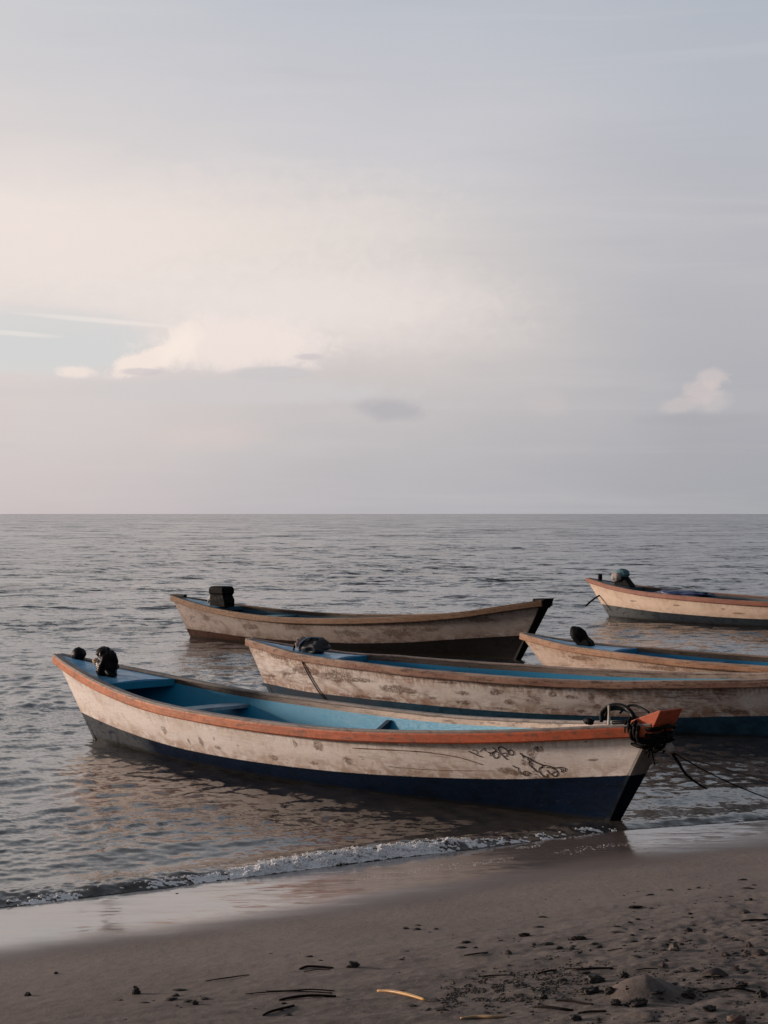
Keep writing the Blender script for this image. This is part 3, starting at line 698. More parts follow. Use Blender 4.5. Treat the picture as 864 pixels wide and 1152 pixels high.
    # stern timber
    rings = []
    for tt_ in np.linspace(0, 1.0, 12):
        x_, y_, z_ = [float(a) for a in b.loc(0., tt_)]
        wv = .026+.012*tt_
        z_ += .012 if tt_ >= 1 else 0
        rings.append([(x_-.022, -wv*.55, z_), (x_+.04, -wv, z_), (x_+.04, wv, z_), (x_-.022, wv*.55, z_)])
    o = bm_link('stern_post', loft(rings), M['hull'] if 'sternpost' not in M else M['sternpost'], root)
    vals = [vv_.co.z-float(b.zp(0.)) for vv_ in o.data.vertices]
    at_ = o.data.attributes.new('hb', 'FLOAT', 'POINT'); at_.data.foreach_set('value', vals)
    regroup(root)
    return root
def BW(k, x, y, z):
    return Vector([float(a) for a in H[k].world(x, y, z)])
def boat_rot(k): return math.atan2(H[k].ax[1], H[k].ax[0])

white = (.87, .82, .79, 1); navy = (.006, .014, .034, 1)
wood_dark = (.030, .022, .016, 1); brown = (.20, .125, .085, 1); worn = (.11, .068, .045, 1)
blue_in = (.006, .215, .37, 1)
def inner_mat(name, col, pale, x0, x1, dirt=.4):
    m, t, p = material(name)
    tc = t.new('ShaderNodeTexCoord').outputs['Object']
    sx = t.new('ShaderNodeSeparateXYZ'); t.put(sx.inputs[0], tc)
    n = t.noise(t.mapping(tc, (1, 1, 1.5)), 5., 5., .6, .3); f_ = t.noise(t.mapping(tc, (1, 1, 3)), 26., 5., .65)
    dr_ = t.noise(t.mapping(tc, (8, 8, .7)), 3., 4., .6)
    k = t.mr(t.m('ADD', sx.outputs[0], t.m('MULTIPLY', t.m('SUBTRACT', n, .5), 1.5)), x0, x1)
    c_ = t.mix(k, col, pale)
    c_ = t.mix(t.mr(n, .5, .75, 0., dirt), c_, tuple(v_*.4 for v_ in col[:3])+(1,))
    c_ = t.mix(t.mr(dr_, .55, .72, 0., dirt), c_, (.06, .07, .07, 1))
    c_ = t.mix(t.mr(f_, .68, .74, 0., .45), c_, (.09, .06, .045, 1))
    t.put(p.inputs['Base Color'], c_); t.put(p.inputs['Roughness'], t.mr(f_, .3, .7, .4, .62))
    t.put(p.inputs['Normal'], bump(t, n, .15, .006)); p.inputs['Specular IOR Level'].default_value = .3
    return m
deck_blue = simple('deck_paint', (.13, .39, .64, 1), .38, .3, 9., .25, .004)
thwart_blue = simple('thwart_paint', (.26, .38, .47, 1), .5, .35, 12., .25, .004)
floor_m = simple('floor_wood', (.05, .07, .08, 1), .7, .4, 8.)
black = simple('black_paint', (.006, .006, .007, 1), .5, .4, 14.)
M1 = dict(hull=hull_material('hull_paint_cream', white, navy, (.36, .24, .17, 1), (.13, .072, .045, 1), .26, .7, .5, coat=0., left_bottom=((.075, .085, .095, 1), 1.7, 2.3)),  # grey stern end of the bottom is sheen put into the paint colour
          inside=inner_mat('inner_paint_teal', blue_in, (.10, .34, .42, 1), 4.6, 7.6, .25),
          rail=wood_material('rail_orange', (.44, .135, .045, 1), (.34, .10, .034, 1), (.11, .055, .032, 1), .6, .8, grad=((.40, .080, .028, 1), 3.0, 6.0)),
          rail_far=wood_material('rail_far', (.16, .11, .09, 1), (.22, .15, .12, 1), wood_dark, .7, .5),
          cap=wood_material('cap_grey', (.19, .17, .16, 1), (.27, .23, .21, 1), (.05, .04, .035, 1), .6, .5),
          inrail=wood_material('inner_rail_wood', (.060, .050, .044, 1), (.10, .08, .07, 1), wood_dark, .7, .5, grad=((.52, .42, .35, 1), 2.2, 4.6)),
          deck=deck_blue, thwart=thwart_blue, floor=floor_m, knee=simple('knee_paint', (.012, .04, .08, 1)), rail_h=.088)
m_stem1 = hull_material('stem_paint_grey', (.20, .185, .175, 1), (.006, .010, .018, 1), (.05, .04, .035, 1), (.02, .015, .012, 1), .7, .6, .85)
M1['stem'] = m_stem1
boat1 = make_boat(1, 'fishing_boat', 'nearest cream boat with orange rail and navy bottom, its stem on the beach', M1, .186, [(.285, .455, .24)], knee=(.548, .33, .45))
# orange stem head, rope pin and knob of the front boat
b = H[1]
xe, ye, ze = [float(a) for a in b.loc(1., 1.)]
sl = .46/(ze+.04)
def headring(y): # side profile
    return [(xe-.23, y, ze+.0), (xe+.028+sl*-.06, y, ze-.06), (xe+.030+sl*.105, y*1.04, ze+.108), (xe+.012+sl*.105, y*1.04, ze+.112)]
bm_link('stem_head', loft([headring(-.128), headring(.128)]), wood_material('stem_head_orange', (.42, .085, .035, 1), (.36, .065, .026, 1), (.14, .04, .025, 1), .6, .35), child(boat1, 'stem_post'), bevel=.006)
o = bm_link('rope_pin', tube([(7.38, .02, .70), (7.385, .02, .80), (7.38, .022, .865)], [.011, .010, .008]), simple('bare_wood', (.45, .38, .28, 1)), boat1, True)
o = bm_link('cleat', lump_bm(.045, .03, .028, .2, 2., 3), black, boat1, True); o.location = (7.40, -.235, .768)
# painted scrawl on the near bow, following the planking
def on_hull(b, u, t_, off=.0):
    x, y, z = [float(a) for a in b.loc(u, t_)]
    x2, y2, z2 = [float(a) for a in b.loc(u, min(t_+.02, 1.))]; x3, y3, z3 = [float(a) for a in b.loc(u+.004, t_)]
    y += .006*float(vnoise(x*1.1, z*2+3, 51))*min(t_*3, 1)*min((1-t_)*6, 1)
    P0 = Vector((x, -y, z)); n_ = (Vector((x3, -y3, z3))-P0).cross(Vector((x2, -y2, z2))-P0).normalized()
    if n_.y > 0: n_.negate()
    return P0+n_*off, n_
def hull_strokes(name, lines, mat, parent, b, wid=.8):
    bm = bmesh.new()
    for w, pts_ in lines:
        P = []
        for i in range(len(pts_)-1):
            for s_ in range(5):
                q_ = s_/5; P.append((pts_[i][0]*(1-q_)+pts_[i+1][0]*q_, pts_[i][1]*(1-q_)+pts_[i+1][1]*q_))
        P.append(pts_[-1])
        base = [on_hull(b, u_, t_, .0025) for u_, t_ in P]
        # smooth
        C = [p_[0] for p_ in base]
        for _ in range(3): C = [C[0]]+[(C[i-1]+C[i]*2+C[i+1])/4 for i in range(1, len(C)-1)]+[C[-1]]
        prev = None
        for i, c_ in enumerate(C):
            d = (C[min(i+1, len(C)-1)]-C[max(i-1, 0)]).normalized(); s_ = d.cross(base[i][1]).normalized()
            ww = w*wid*(.55+.5*abs(math.sin(i*.9+w*300)))*.5
            a_, b_ = bm.verts.new(c_+s_*ww), bm.verts.new(c_-s_*ww)
            if prev: bm.faces.new((prev[0], a_, b_, prev[1]))
            prev = (a_, b_)
    return bm_link(name, bm, mat, parent, False, recalc=False)
scr_m = simple('scrawl_paint', (.055, .028, .02, 1), .7, .5, 60.)
hull_strokes('scrawl', SCRAWL, scr_m, child(boat1, 'hull'), b, 1.15)
hull_strokes('scratch', [(.010, CREASE[0]), (.004, CREASE[1])], simple('scratch_brown', (.20, .12, .085, 1), .8, .5, 30.), child(boat1, 'hull'), b, 1.)

M2 = dict(hull=hull_material('hull_paint_weathered', (.84, .79, .75, 1), (.028, .075, .12, 1), (.33, .19, .125, 1), (.10, .052, .033, 1), .9, .9, .62, left_bottom=((.06, .07, .085, 1), 1.2, 3.)),
          inside=inner_mat('inner_paint_blue_worn', (.008, .19, .36, 1), (.09, .30, .42, 1), 3.5, 6.5),
          rail=wood_material('rail_flaked', (.34, .21, .15, 1), (.24, .125, .09, 1), (.06, .032, .022, 1), .75, .85),
          cap=wood_material('cap_flaked', (.36, .29, .25, 1), (.25, .18, .15, 1), (.08, .05, .04, 1), .75, .75),
          inrail=wood_material('inner_rail_worn', (.09, .07, .06, 1), (.13, .10, .085, 1), wood_dark, .75, .6, grad=((.28, .22, .18, 1), 2.5, 5.)),
          deck=deck_blue, thwart=thwart_blue, floor=floor_m, knee=black, rail_h=.075, jit=.007)
M2['stem'] = M2['hull']
boat2 = make_boat(2, 'fishing_boat', 'weathered cream boat with flaking brown rail lying just behind the nearest boat', M2, .185, [(.30, .46, .22), (.52, .40, .2)])
bm_link('side_rope', tube([on_hull(H[2], u_, t_, .012)[0] for u_, t_ in ROPE2], .0075, 6), simple('rope_dark', (.05, .035, .025, 1)), boat2, True)
M3 = dict(hull=hull_material('hull_paint_brown_grey', (.34, .30, .28, 1), (.014, .013, .014, 1), (.13, .085, .065, 1), (.075, .048, .036, 1), .75, .7, .72, left_bottom=((.060, .030, .022, 1), 2.6, 4.2)),
          inside=inner_mat('inner_paint_blue_dull', (.022, .085, .13, 1), (.03, .09, .13, 1), 3., 6.),
          rail=wood_material('rail_brown', (.17, .095, .055, 1), (.20, .12, .075, 1), (.05, .03, .02, 1), .75, .6),
          cap=wood_material('cap_brown', (.19, .13, .09, 1), (.24, .16, .11, 1), wood_dark, .75, .6),
          inrail=wood_material('inner_rail_dark', (.05, .045, .04, 1), (.07, .06, .05, 1), wood_dark, .75, .6),
          deck=simple('deck_paint_pale', (.16, .36, .52, 1), .45, .3, 9.), thwart=simple('thwart_teal', (.05, .20, .26, 1), .5), floor=floor_m, knee=black, stem=black, rail_h=.09, jit=.004)
boat3 = make_boat(3, 'fishing_boat', 'brown-grey boat with black bow post and black outboard, farthest left of those behind', M3, .17, [(.27, .47, .35), (.42, .44, .3), (.58, .46, .25)])
# black bow post standing above the rail
b = H[3]; xe, ye, ze = [float(a) for a in b.loc(1., 1.)]
bm_link('stem_head', loft([[(xe-.22, y, ze-.10), (xe+.032-.06, y, ze-.12), (xe+.05, y, ze+.035), (xe-.18, y, ze+.03)] for y in (-.13, .13)]), black, child(boat3, 'stem_post'), bevel=.008)
bm_link('stern_cap', box_bm(-.03, .34, -.035, .05, .742, .785), black, boat3, bevel=.005)
M4 = dict(hull=hull_material('hull_paint_buff', (.66, .54, .46, 1), (.05, .08, .10, 1), (.34, .20, .12, 1), (.14, .075, .045, 1), .6, .7, .6),
          inside=inner_mat('inner_paint_bright_blue', (.010, .18, .36, 1), (.05, .22, .33, 1), 3.5, 6.5),
          rail=wood_material('rail_buff', (.40, .23, .14, 1), (.30, .15, .09, 1), (.10, .05, .03, 1), .7, .7),
          cap=wood_material('cap_buff', (.38, .27, .20, 1), (.30, .20, .15, 1), (.10, .06, .04, 1), .7, .6),
          inrail=wood_material('inner_rail_mid', (.09, .075, .06, 1), (.14, .11, .09, 1), wood_dark, .75, .6),
          deck=simple('deck_paint_bright', (.13, .39, .66, 1), .42, .3, 9.), thwart=simple('thwart_pale_blue', (.20, .30, .38, 1), .45), floor=floor_m, knee=black, rail_h=.07, jit=.005)
M4['stem'] = M4['hull']
boat4 = make_boat(4, 'fishing_boat', 'buff boat with bright blue deck, half hidden behind the weathered boat at right', M4, .19, [(.31, .47, .24), (.52, .42, .2)])
M5 = dict(hull=hull_material('hull_paint_pale_buff', (.74, .60, .49, 1), (.035, .045, .058, 1), (.30, .20, .14, 1), (.13, .08, .055, 1), .10, .3, .5, left_bottom=((.11, .118, .118, 1), 1.0, 2.6)),
          inside=inner_mat('inner_paint_dark_blue', (.03, .07, .10, 1), (.06, .10, .11, 1), 3., 6.),
          rail=wood_material('rail_red_brown', (.24, .085, .05, 1), (.19, .065, .04, 1), (.10, .04, .03, 1), .6, .3),
          cap=wood_material('cap_red_brown', (.27, .14, .10, 1), (.20, .09, .06, 1), (.10, .05, .04, 1), .6, .4),
          inrail=wood_material('inner_rail_grey', (.08, .08, .08, 1), (.12, .10, .09, 1), wood_dark, .75, .6),
          deck=simple('deck_paint_grey', (.08, .12, .16, 1), .5), thwart=simple('thwart_grey_green', (.10, .14, .13, 1), .5), floor=floor_m, knee=black, rail_h=.085)
M5['stem'] = M5['hull']
boat5 = make_boat(5, 'fishing_boat', 'farthest boat, pale buff with red-brown rail and green-grey bottom, far right', M5, .16, [(.33, .45, .2), (.5, .42, .2)])

# ------------------------------------------------------------------ things lying on the boats
def place(root, k, x, y, z, rz=0.): root.location = BW(k, x-H[k].trim, y, z); root.rotation_euler = (0, 0, boat_rot(k)+rz)
bag_black = simple('black_sheet', (.008, .007, .008, 1), .42, .4, 10., .7, .02)
def dz_(k, u): return float(H[k].zs(u))-.0
o = bm_link('net_float', lump_bm(.072, .072, .075, .22, 2.2, 1), bag_black, None, True); place(o, 1, .36, .07, dz_(1, .045)+.058)
tag(o, 'small round black float at the tip of the nearest boat\'s blue deck', 'float')
r = empty('covered_motor', (0, 0, 0)); place(r, 1, 1.2, -.16, dz_(1, .15)+.0)
tag(r, 'motor wrapped in black sheet with a beige knot, on the nearest boat\'s blue deck', 'motor')
def sh(c_): c_.x += -.02*c_.z/.1; return c_
bm_link('motor_cover', lump_bm(.115, .105, .155, .30, 1.9, 5, 4, flat_bottom=-.125), bag_black, r, True).location = (0, 0, .125)
bm_link('cover_top', lump_bm(.085, .08, .06, .25, 2.4, 9, 3), bag_black, r, True).location = (-.045, .0, .235)
bm_link('cloth_knot', lump_bm(.036, .03, .033, .35, 2.5, 12, 3), simple('beige_cloth', (.50, .36, .24, 1), .8), r, True).location = (-.085, -.075, .145)
bm_link('cover_tail', tube([(.08, -.05, .06), (.13, -.06, .03), (.15, -.03, .012), (.20, -.02, .03)], [.03, .022, .016, .008]), bag_black, r, True)

r = empty('cloth_bundle', (0, 0, 0)); place(r, 2, 1.0, -.03, dz_(2, .13)-.005)
tag(r, 'dark bundle of cloth with a blue band on the weathered boat\'s stern deck', 'bundle')
bm_link('bundle_cloth', lump_bm(.20, .13, .095, .35, 2., 21, 4, flat_bottom=-.085), simple('dark_cloth', (.030, .030, .034, 1), .6, .5, 8., .7, .02), r, True).location = (.03, 0, .085)
bm_link('pale_fold', lump_bm(.055, .10, .075, .35, 2., 23, 3), simple('pale_cloth', (.30, .22, .20, 1), .8), r, True).location = (-.145, -.01, .12)
bm_link('blue_band', tube([(-.12, -.10, .06), (-.09, -.11, .13), (-.02, -.07, .185), (.06, .0, .19), (.12, .06, .15)], [.012, .018, .02, .018, .012], flat=.5), simple('blue_cloth', (.07, .16, .24, 1), .7), r, True)
bm_link('bundle_strap', tube([(-.13, -.05, .17), (-.20, -.06, .12), (-.24, -.05, .03), (-.30, -.03, .008)], [.012, .014, .012, .006]), bag_black, r, True)

# boat 3 outboard: big square cowl, narrower neck, clamp and grab loop
r = empty('outboard_motor', (0, 0, 0)); place(r, 3, 1.42, -.06, dz_(3, .165)+.005)
tag(r, 'square black outboard motor standing on the brown-grey boat\'s stern deck', 'motor')
mblk = simple('motor_black', (.0035, .0035, .004, 1), .7, .4, 20.)
def ringbox(w, d, z, cx=0.): return [(cx-w/2, -d/2, z), (cx+w/2, -d/2, z), (cx+w/2, d/2, z), (cx-w/2, d/2, z)]
bm_link('cowl', loft([ringbox(.345, .265, .205), ringbox(.385, .30, .245), ringbox(.37, .31, .31), ringbox(.33, .28, .355), ringbox(.24, .20, .365)]), mblk, r, bevel=.02, seg=3)
bm_link('motor_body', loft([ringbox(.40, .25, -.01, .02), ringbox(.385, .27, .12, .02), ringbox(.345, .26, .19, .0), ringbox(.345, .26, .24, 0)]), mblk, r, bevel=.015)
bm_link('exhaust_box', lump_bm(.06, .07, .05, .1, 2., 4, 3), mblk, r, True).location = (.19, 0, .07)
bm_link('grab_loop', tube([(-.19+.055*math.cos(a_), -.10, .085+.06*math.sin(a_)) for a_ in [i*math.pi/6 for i in range(13)]], .012, 8), simple('grey_metal', (.30, .27, .24, 1), .4, metallic=.4), r, True)
# boat 4 motor: curved black cowl leaning over
r = empty('outboard_motor', (0, 0, 0)); place(r, 4, .86, -.03, dz_(4, .11)-.005)
tag(r, 'rounded black outboard motor leaning on the bright blue deck at right', 'motor')
def bend(c_): c_.x += .35*(.1-c_.z)*1.1; return c_
bm_link('cowl', lump_bm(.115, .10, .12, .12, 1.6, 31, 4, fn=bend), mblk, r, True).location = (-.01, 0, .12)
bm_link('motor_body', loft([ringbox(.20, .14, -.005, .13), ringbox(.22, .15, .05, .10), ringbox(.16, .12, .14, .02)]), mblk, r, bevel=.02)
# boat 5 motor with teal cover
r = empty('covered_motor', (0, 0, 0)); place(r, 5, 1.03, -.0, dz_(5, .13)-.01)
tag(r, 'motor under a teal and pale grey cover on the farthest boat', 'motor')
bm_link('cover_top', lump_bm(.17, .14, .12, .15, 1.8, 41, 4), simple('teal_cloth', (.06, .15, .18, 1), .7), r, True).location = (-.02, .02, .27)
bm_link('cover_front', lump_bm(.13, .12, .11, .2, 1.8, 42, 3), simple('pale_grey_cloth', (.36, .31, .30, 1), .8), r, True).location = (-.09, -.08, .20)
bm_link('motor_body', loft([ringbox(.50, .2, -.01, .08), ringbox(.36, .2, .12, .02), ringbox(.22, .18, .22, .0)]), mblk, r, bevel=.03)
o = bm_link('mooring_post', tube([(0, 0, -.02), (0, 0, .10), (0, 0, .15)], [.05, .05, .045], 10), mblk, None, True); place(o, 5, .36, .05, dz_(5, .045)); tag(o, 'short black post at the tip of the farthest boat', 'post')
o = bm_link('tarpaulin', lump_bm(.75, .30, .07, .35, 2., 44, 4), simple('blue_tarp', (.02, .04, .12, 1), .5, .3, 6., .6, .03), None, True); place(o, 5, 2.6, .1, .58); tag(o, 'folded dark blue tarpaulin inside the farthest boat', 'tarpaulin')
a_ = BW(5, .40, -.02, .50); b_ = Vector((a_.x-.36, a_.y-.1, .24))
o = bm_link('tiller_pole', tube([a_, (a_+b_)/2+Vector((0, 0, .02)), b_], [.018, .022, .02], 6), mblk, None, True); tag(o, 'thin black pole poking out from the stern of the farthest boat', 'pole')

# ropes and hose of the front boat
hose = simple('black_hose', (.004, .004, .005, 1), .5)
bm = tube([BW(1, *q_) for q_ in ((7.33, .00, .74), (7.31, .03, .80), (7.37, .06, .855), (7.47, .07, .862), (7.56, .05, .83), (7.61, .03, .78), (7.57, -.02, .755), (7.46, -.03, .745))], [.014, .018, .019, .018, .02, .022, .02, .014])
tube([BW(1, *q_) for q_ in ((7.34, .02, .75), (7.35, .05, .82), (7.42, .08, .84), (7.52, .09, .825), (7.58, .10, .78))], [.012, .014, .016, .014, .01], bm=bm)
tube([BW(1, *q_) for q_ in ((7.42, .10, .80), (7.50, .12, .865), (7.60, .12, .86), (7.70, .10, .83))], [.008, .010, .010, .008], bm=bm)
o = bm_link('hose_coil', bm, hose, None, True); tag(o, 'coil of black hose on the nearest boat\'s bow beside the orange stem head', 'hose')
# lashing round the stem below the head
rl = random.Random(3); ropem = simple('black_rope', (.006, .005, .005, 1), .7, .4, 60., .6, .004)
bm = bmesh.new(); b = H[1]; xe, ye, ze = [float(a) for a in b.loc(1., 1.)]
for i in range(8):
    z_ = ze-.02-i*.021+rl.uniform(-.01, .01); cx = xe+.03-sl*(ze-z_)
    w_ = .135+rl.uniform(-.004, .012); tl = rl.uniform(-.03, .03)
    tube([BW(1, cx+dx_, dy_, z_+dz2) for dx_, dy_, dz2 in ((-.13, -w_+.03, tl), (-.02, -w_-.008, 0), (.03, -w_*.7, -tl*.3), (.045, 0, -tl), (.03, w_*.7, -tl*.3), (-.02, w_, 0), (-.13, w_-.03, tl))], .010+rl.uniform(0, .004), 7, bm=bm)
for i in range(7):
    z_ = ze-.05-rl.random()*.2; cx = xe+.045-sl*(ze-z_)
    P_ = [BW(1, cx+rl.uniform(0, .05), rl.uniform(-.15, .12), z_+rl.uniform(-.09, .07)) for _ in range(4)]
    tube(P_, rl.uniform(.005, .010), 6, bm=bm)
for x_, z_ in ((xe-.20, ze-.03), (xe-.15, ze-.05), (xe-.17, ze-.01), (xe-.12, ze-.03), (xe-.09, ze-.06)):
    tube([BW(1, x_, -.11-.04, z_+.05), BW(1, x_+.01, -.11-.075, z_+.02), BW(1, x_+.015, -.11-.075, z_-.05), BW(1, x_+.04, -.11-.04, z_-.07)], .014, 7, bm=bm)
o = bm_link('rope_lashing', bm, ropem, None, True); tag(o, 'black rope lashed in turns round the nearest boat\'s stem below the orange head', 'rope')
o = bm_link('rope_knot', lump_bm(.035, .03, .04, .35, 2.6, 8, 3), simple('grey_rope', (.22, .21, .20, 1), .8), None, True); o.location = BW(1, xe+.075, -.01, ze-.17); tag(o, 'pale grey rope knot hanging on the black lashing of the nearest stem', 'knot')
s0 = BW(1, xe+.06, .03, ze-.20)
def hang(p, q_, sag, n=9): return [p.lerp(q_, i/n)-Vector((0, 0, sag*4*(i/n)*(1-i/n))) for i in range(n+1)]
e1 = Vector((4.6, 14.6, .02))
o = bm_link('mooring_rope', tube(hang(s0, e1, .12), .0055, 6), simple('rope_brown', (.09, .055, .035, 1), .8), None, True); tag(o, 'upper thin brown rope running right from the nearest boat\'s stem', 'rope')
e2 = Vector((4.1, 13.45, .0))
o = bm_link('mooring_rope', tube(hang(s0, e2, .17), .0050, 6), ropem, None, True); tag(o, 'lower thin black rope sagging right from the nearest boat\'s stem to the water', 'rope')
bm = tube([s0, s0+Vector((.05, -.02, -.08)), s0+Vector((.10, -.03, -.16)), s0+Vector((.19, -.02, -.23)), s0+Vector((.26, 0, -.27))], [.012, .012, .011, .009, .006], 6)
o = bm_link('rope_tail', bm, ropem, None, True); tag(o, 'thick short black rope end hanging from the nearest boat\'s stem', 'rope')

# ------------------------------------------------------------------ litter on the sand
stone_m = simple('dark_stone', (.022, .016, .014, 1), .75, .5, 30., .5, .006)
bark_m = simple('dark_bark', (.013, .009, .008, 1), .85, .5, 40., .6, .004)
leaf_m = simple('dry_leaf', (.034, .018, .014, 1), .75, .4, 30., .4, .003)
straw_m = simple('straw', (.50, .28, .10, 1), .5, .25, 25., .3, .003)
weed_m = simple('wet_weed', (.018, .013, .010, 1), .55, .4, 30.)
def stone(px, py, w, h, label, seed, name='stone', cat='stone', mat=None, d=None, group=None, rz=0., sub=4, amp=.55):
    x, y, z = at(px, py)
    o = bm_link(name, lump_bm(w/2, (d or w*.8)/2, h*.6, amp, 2.3, seed, sub), mat or stone_m, None, True)
    o.location = (x, y, z+h*.28); o.rotation_euler = (rl.uniform(-.15, .15), rl.uniform(-.15, .15), rz)
    tag(o, label, cat, group); return o
pm = 1/270.     # metres per pixel on the near sand
def S(py): return 1.95/(py-578)      # metres per pixel at a row
stone(397, 1089, 15*S(1089), 8*S(1089), 'dark angular stone at the centre, right of a thin stick', 61, amp=.4)
stone(153, 1119, 9*S(1119), 10*S(1119), 'upright dark oval pebble, largest on the left of the sand', 62, 'pebble', 'pebble')
stone(31, 1121, 8*S(1121), 4.5*S(1121), 'flat dark pebble nearest the left edge of the photo', 63, 'pebble', 'pebble')
stone(219, 1130, 8*S(1130), 5*S(1130), 'small dark pebble right of the upright oval pebble', 64, 'pebble', 'pebble')
stone(63, 1096, 5*S(1096), 3*S(1096), 'small dark pebble on the left close below the wet sand', 65, 'pebble', 'pebble')
stone(590, 1054, 12*S(1054), 3.5*S(1054), 'flat dark chip of wood lying left of the long oval one', 66, 'wood_chip', 'wood chip', bark_m)
stone(652, 1057.5, 19*S(1057), 4.5*S(1057), 'long oval dark chip of wood alone on smooth sand', 67, 'wood_chip', 'wood chip', bark_m)
stone(714, 1021, 15*S(1021), 2.2*S(1021), 'thin dark chip of wood highest up the beach at right', 68, 'wood_chip', 'wood chip', bark_m)
stone(611, 1124, 9*S(1124), 6*S(1124), 'round dark pebble below the crumb patch, right of the straw', 69, 'pebble', 'pebble')
stone(828, 1151, 22*S(1150), 10*S(1150), 'pinkish brown stone cut by the lower edge at right', 70, mat=simple('pink_stone', (.09, .055, .046, 1), .8), amp=.2)
stone(857, 1125, 11*S(1125), 9*S(1125), 'dark stone at the right edge below the curled leaf', 71)
stone(702, 1101, 10*S(1101), 8*S(1101), 'dark clod just above and left of the sand mound', 72, 'clod', 'clod')
stone(713, 1106, 11*S(1106), 4*S(1106), 'flat black clod touching the top of the sand mound', 73, 'clod', 'clod')
stone(716, 1131, 24*S(1131), 8*S(1131), 'broad dark clod just below the sand mound', 74, 'clod', 'clod', d=.05)
stone(692, 1131, 13*S(1131), 8*S(1131), 'dark clod left of the broad one below the mound', 75, 'clod', 'clod')
stone(775, 1122, 14*S(1122), 8*S(1122), 'dark clod right of the sand mound', 76, 'clod', 'clod')
stone(797, 1139, 16*S(1139), 6*S(1139), 'flat dark clod below and right of the mound', 77, 'clod', 'clod')
stone(833, 1110, 14*S(1110), 6*S(1110), 'dark clod right of the large arched leaf', 78, 'clod', 'clod')
stone(686, 1118, 12*S(1118), 8*S(1118), 'dark clod at the left foot of the sand mound', 79, 'clod', 'clod')
stone(663, 1118, 22*S(1118), 7*S(1118), 'wide lumpy clod between crumb patch and mound', 80, 'clod', 'clod', d=.06)
stone(647, 1149, 14*S(1149), 6*S(1149), 'dark clod at the lower edge right of the straw pieces', 81, 'clod', 'clod')
stone(668, 1105, 24*S(1105), 7*S(1105), 'dark clod above the wide lumpy one, left of the mound', 82, 'clod', 'clod', d=.05)
stone(774, 1050, 9*S(1050), 5*S(1050), 'peaked dark clod on clear sand at right, upper of two', 83, 'clod', 'clod')
def stick(pts_px, r, label, mat=None, name='stick', cat='stick', lift=.003, flat=1., group=None):
    P = []
    for i, (px, py) in enumerate(pts_px):
        x, y, z = at(px, py); P.append((x, y, z+lift+(.004 if 0 < i < len(pts_px)-1 else 0)))
    n = len(P)
    o = bm_link(name, tube(P, [r*(.45+.55*math.sin(math.pi*(i+.6)/(n+.2))) for i in range(n)], 7, flat=flat), mat or bark_m, None, True)
    tag(o, label, cat, group); return o
stick([(337,1091.5),(345,1090),(358,1089.8),(375,1090.5)], .006, 'dark stick lying left of the angular stone')
stick([(342,1094.5),(355,1093),(372,1092)], .0025, 'hair-thin twig just below the stick beside the stone', name='twig', cat='twig')
stick([(231,1105),(245,1104),(262,1101.5),(280,1098)], .003, 'thin curved twig left of the stick and stone', name='twig', cat='twig')
stick([(276,1119.5),(300,1118.5),(330,1117.5),(374,1118)], .0028, 'longest thin twig on top of the twig bunch', name='twig', cat='twig')
stick([(300,1116.5),(330,1116.8),(350,1115.5),(376,1116)], .0035, 'short twig along the upper side of the twig bunch', name='twig', cat='twig')
stick([(314,1126),(330,1124),(352,1122.5),(378,1122)], .0065, 'thick dark stick along the lower side of the twig bunch')
stick([(296,1143.5),(304,1140.5),(318,1137),(331,1132)], .006, 'slanting dark stick below the twig bunch')
stick([(425,1115.5),(440,1117.5),(460,1122),(479,1127)], .011, 'yellow straw stem lying at the centre of the lower edge', straw_m, 'straw', 'straw', flat=.7)
stick([(518,1147),(535,1146.5),(555,1147),(569,1145)], .009, 'pale short straw stem at the very bottom edge', simple('straw_pale', (.46, .29, .14, 1), .5), 'straw', 'straw', flat=.7)
stick([(604,1098),(615,1096),(626,1093.5)], .0045, 'short bent stick above the crumb patch')
stick([(635,1091.5),(655,1092.5),(675,1091.5),(690,1090)], .0055, 'long dark stick above the sand clods, right of centre')
stick([(600,1134),(615,1136),(632,1138),(645,1138)], .006, 'curved dark stick below the round pebble')
stick([(625,1127),(640,1128.5),(655,1132),(667,1134)], .005, 'dark stick sloping down toward the mound, lower middle')
stick([(650,1141),(665,1140.5),(682,1140)], .005, 'short straight stick between pebble and lower clods')
stick([(790,1117),(805,1116),(830,1116),(853,1118)], .005, 'long thin stick right of the sand mound')
stick([(834,1038.5),(845,1038),(864,1036)], .006, 'dark stick at the right edge on the upper sand')
stick([(522,1076),(536,1075),(549,1073)], .0035, 'faint thin twig alone on the middle sand', name='twig', cat='twig')
stick([(683,1070.5),(690,1070.5),(700,1069)], .003, 'tiny twig left of the peaked clod and leaf', name='twig', cat='twig')
stick([(538,1099.5),(555,1099),(580,1098.5)], .003, 'thin twig along the top of the crumb patch', name='twig', cat='twig')
stick([(716,1092),(728,1091.5),(740,1091)], .003, 'thin twig above the sand mound', name='twig', cat='twig')
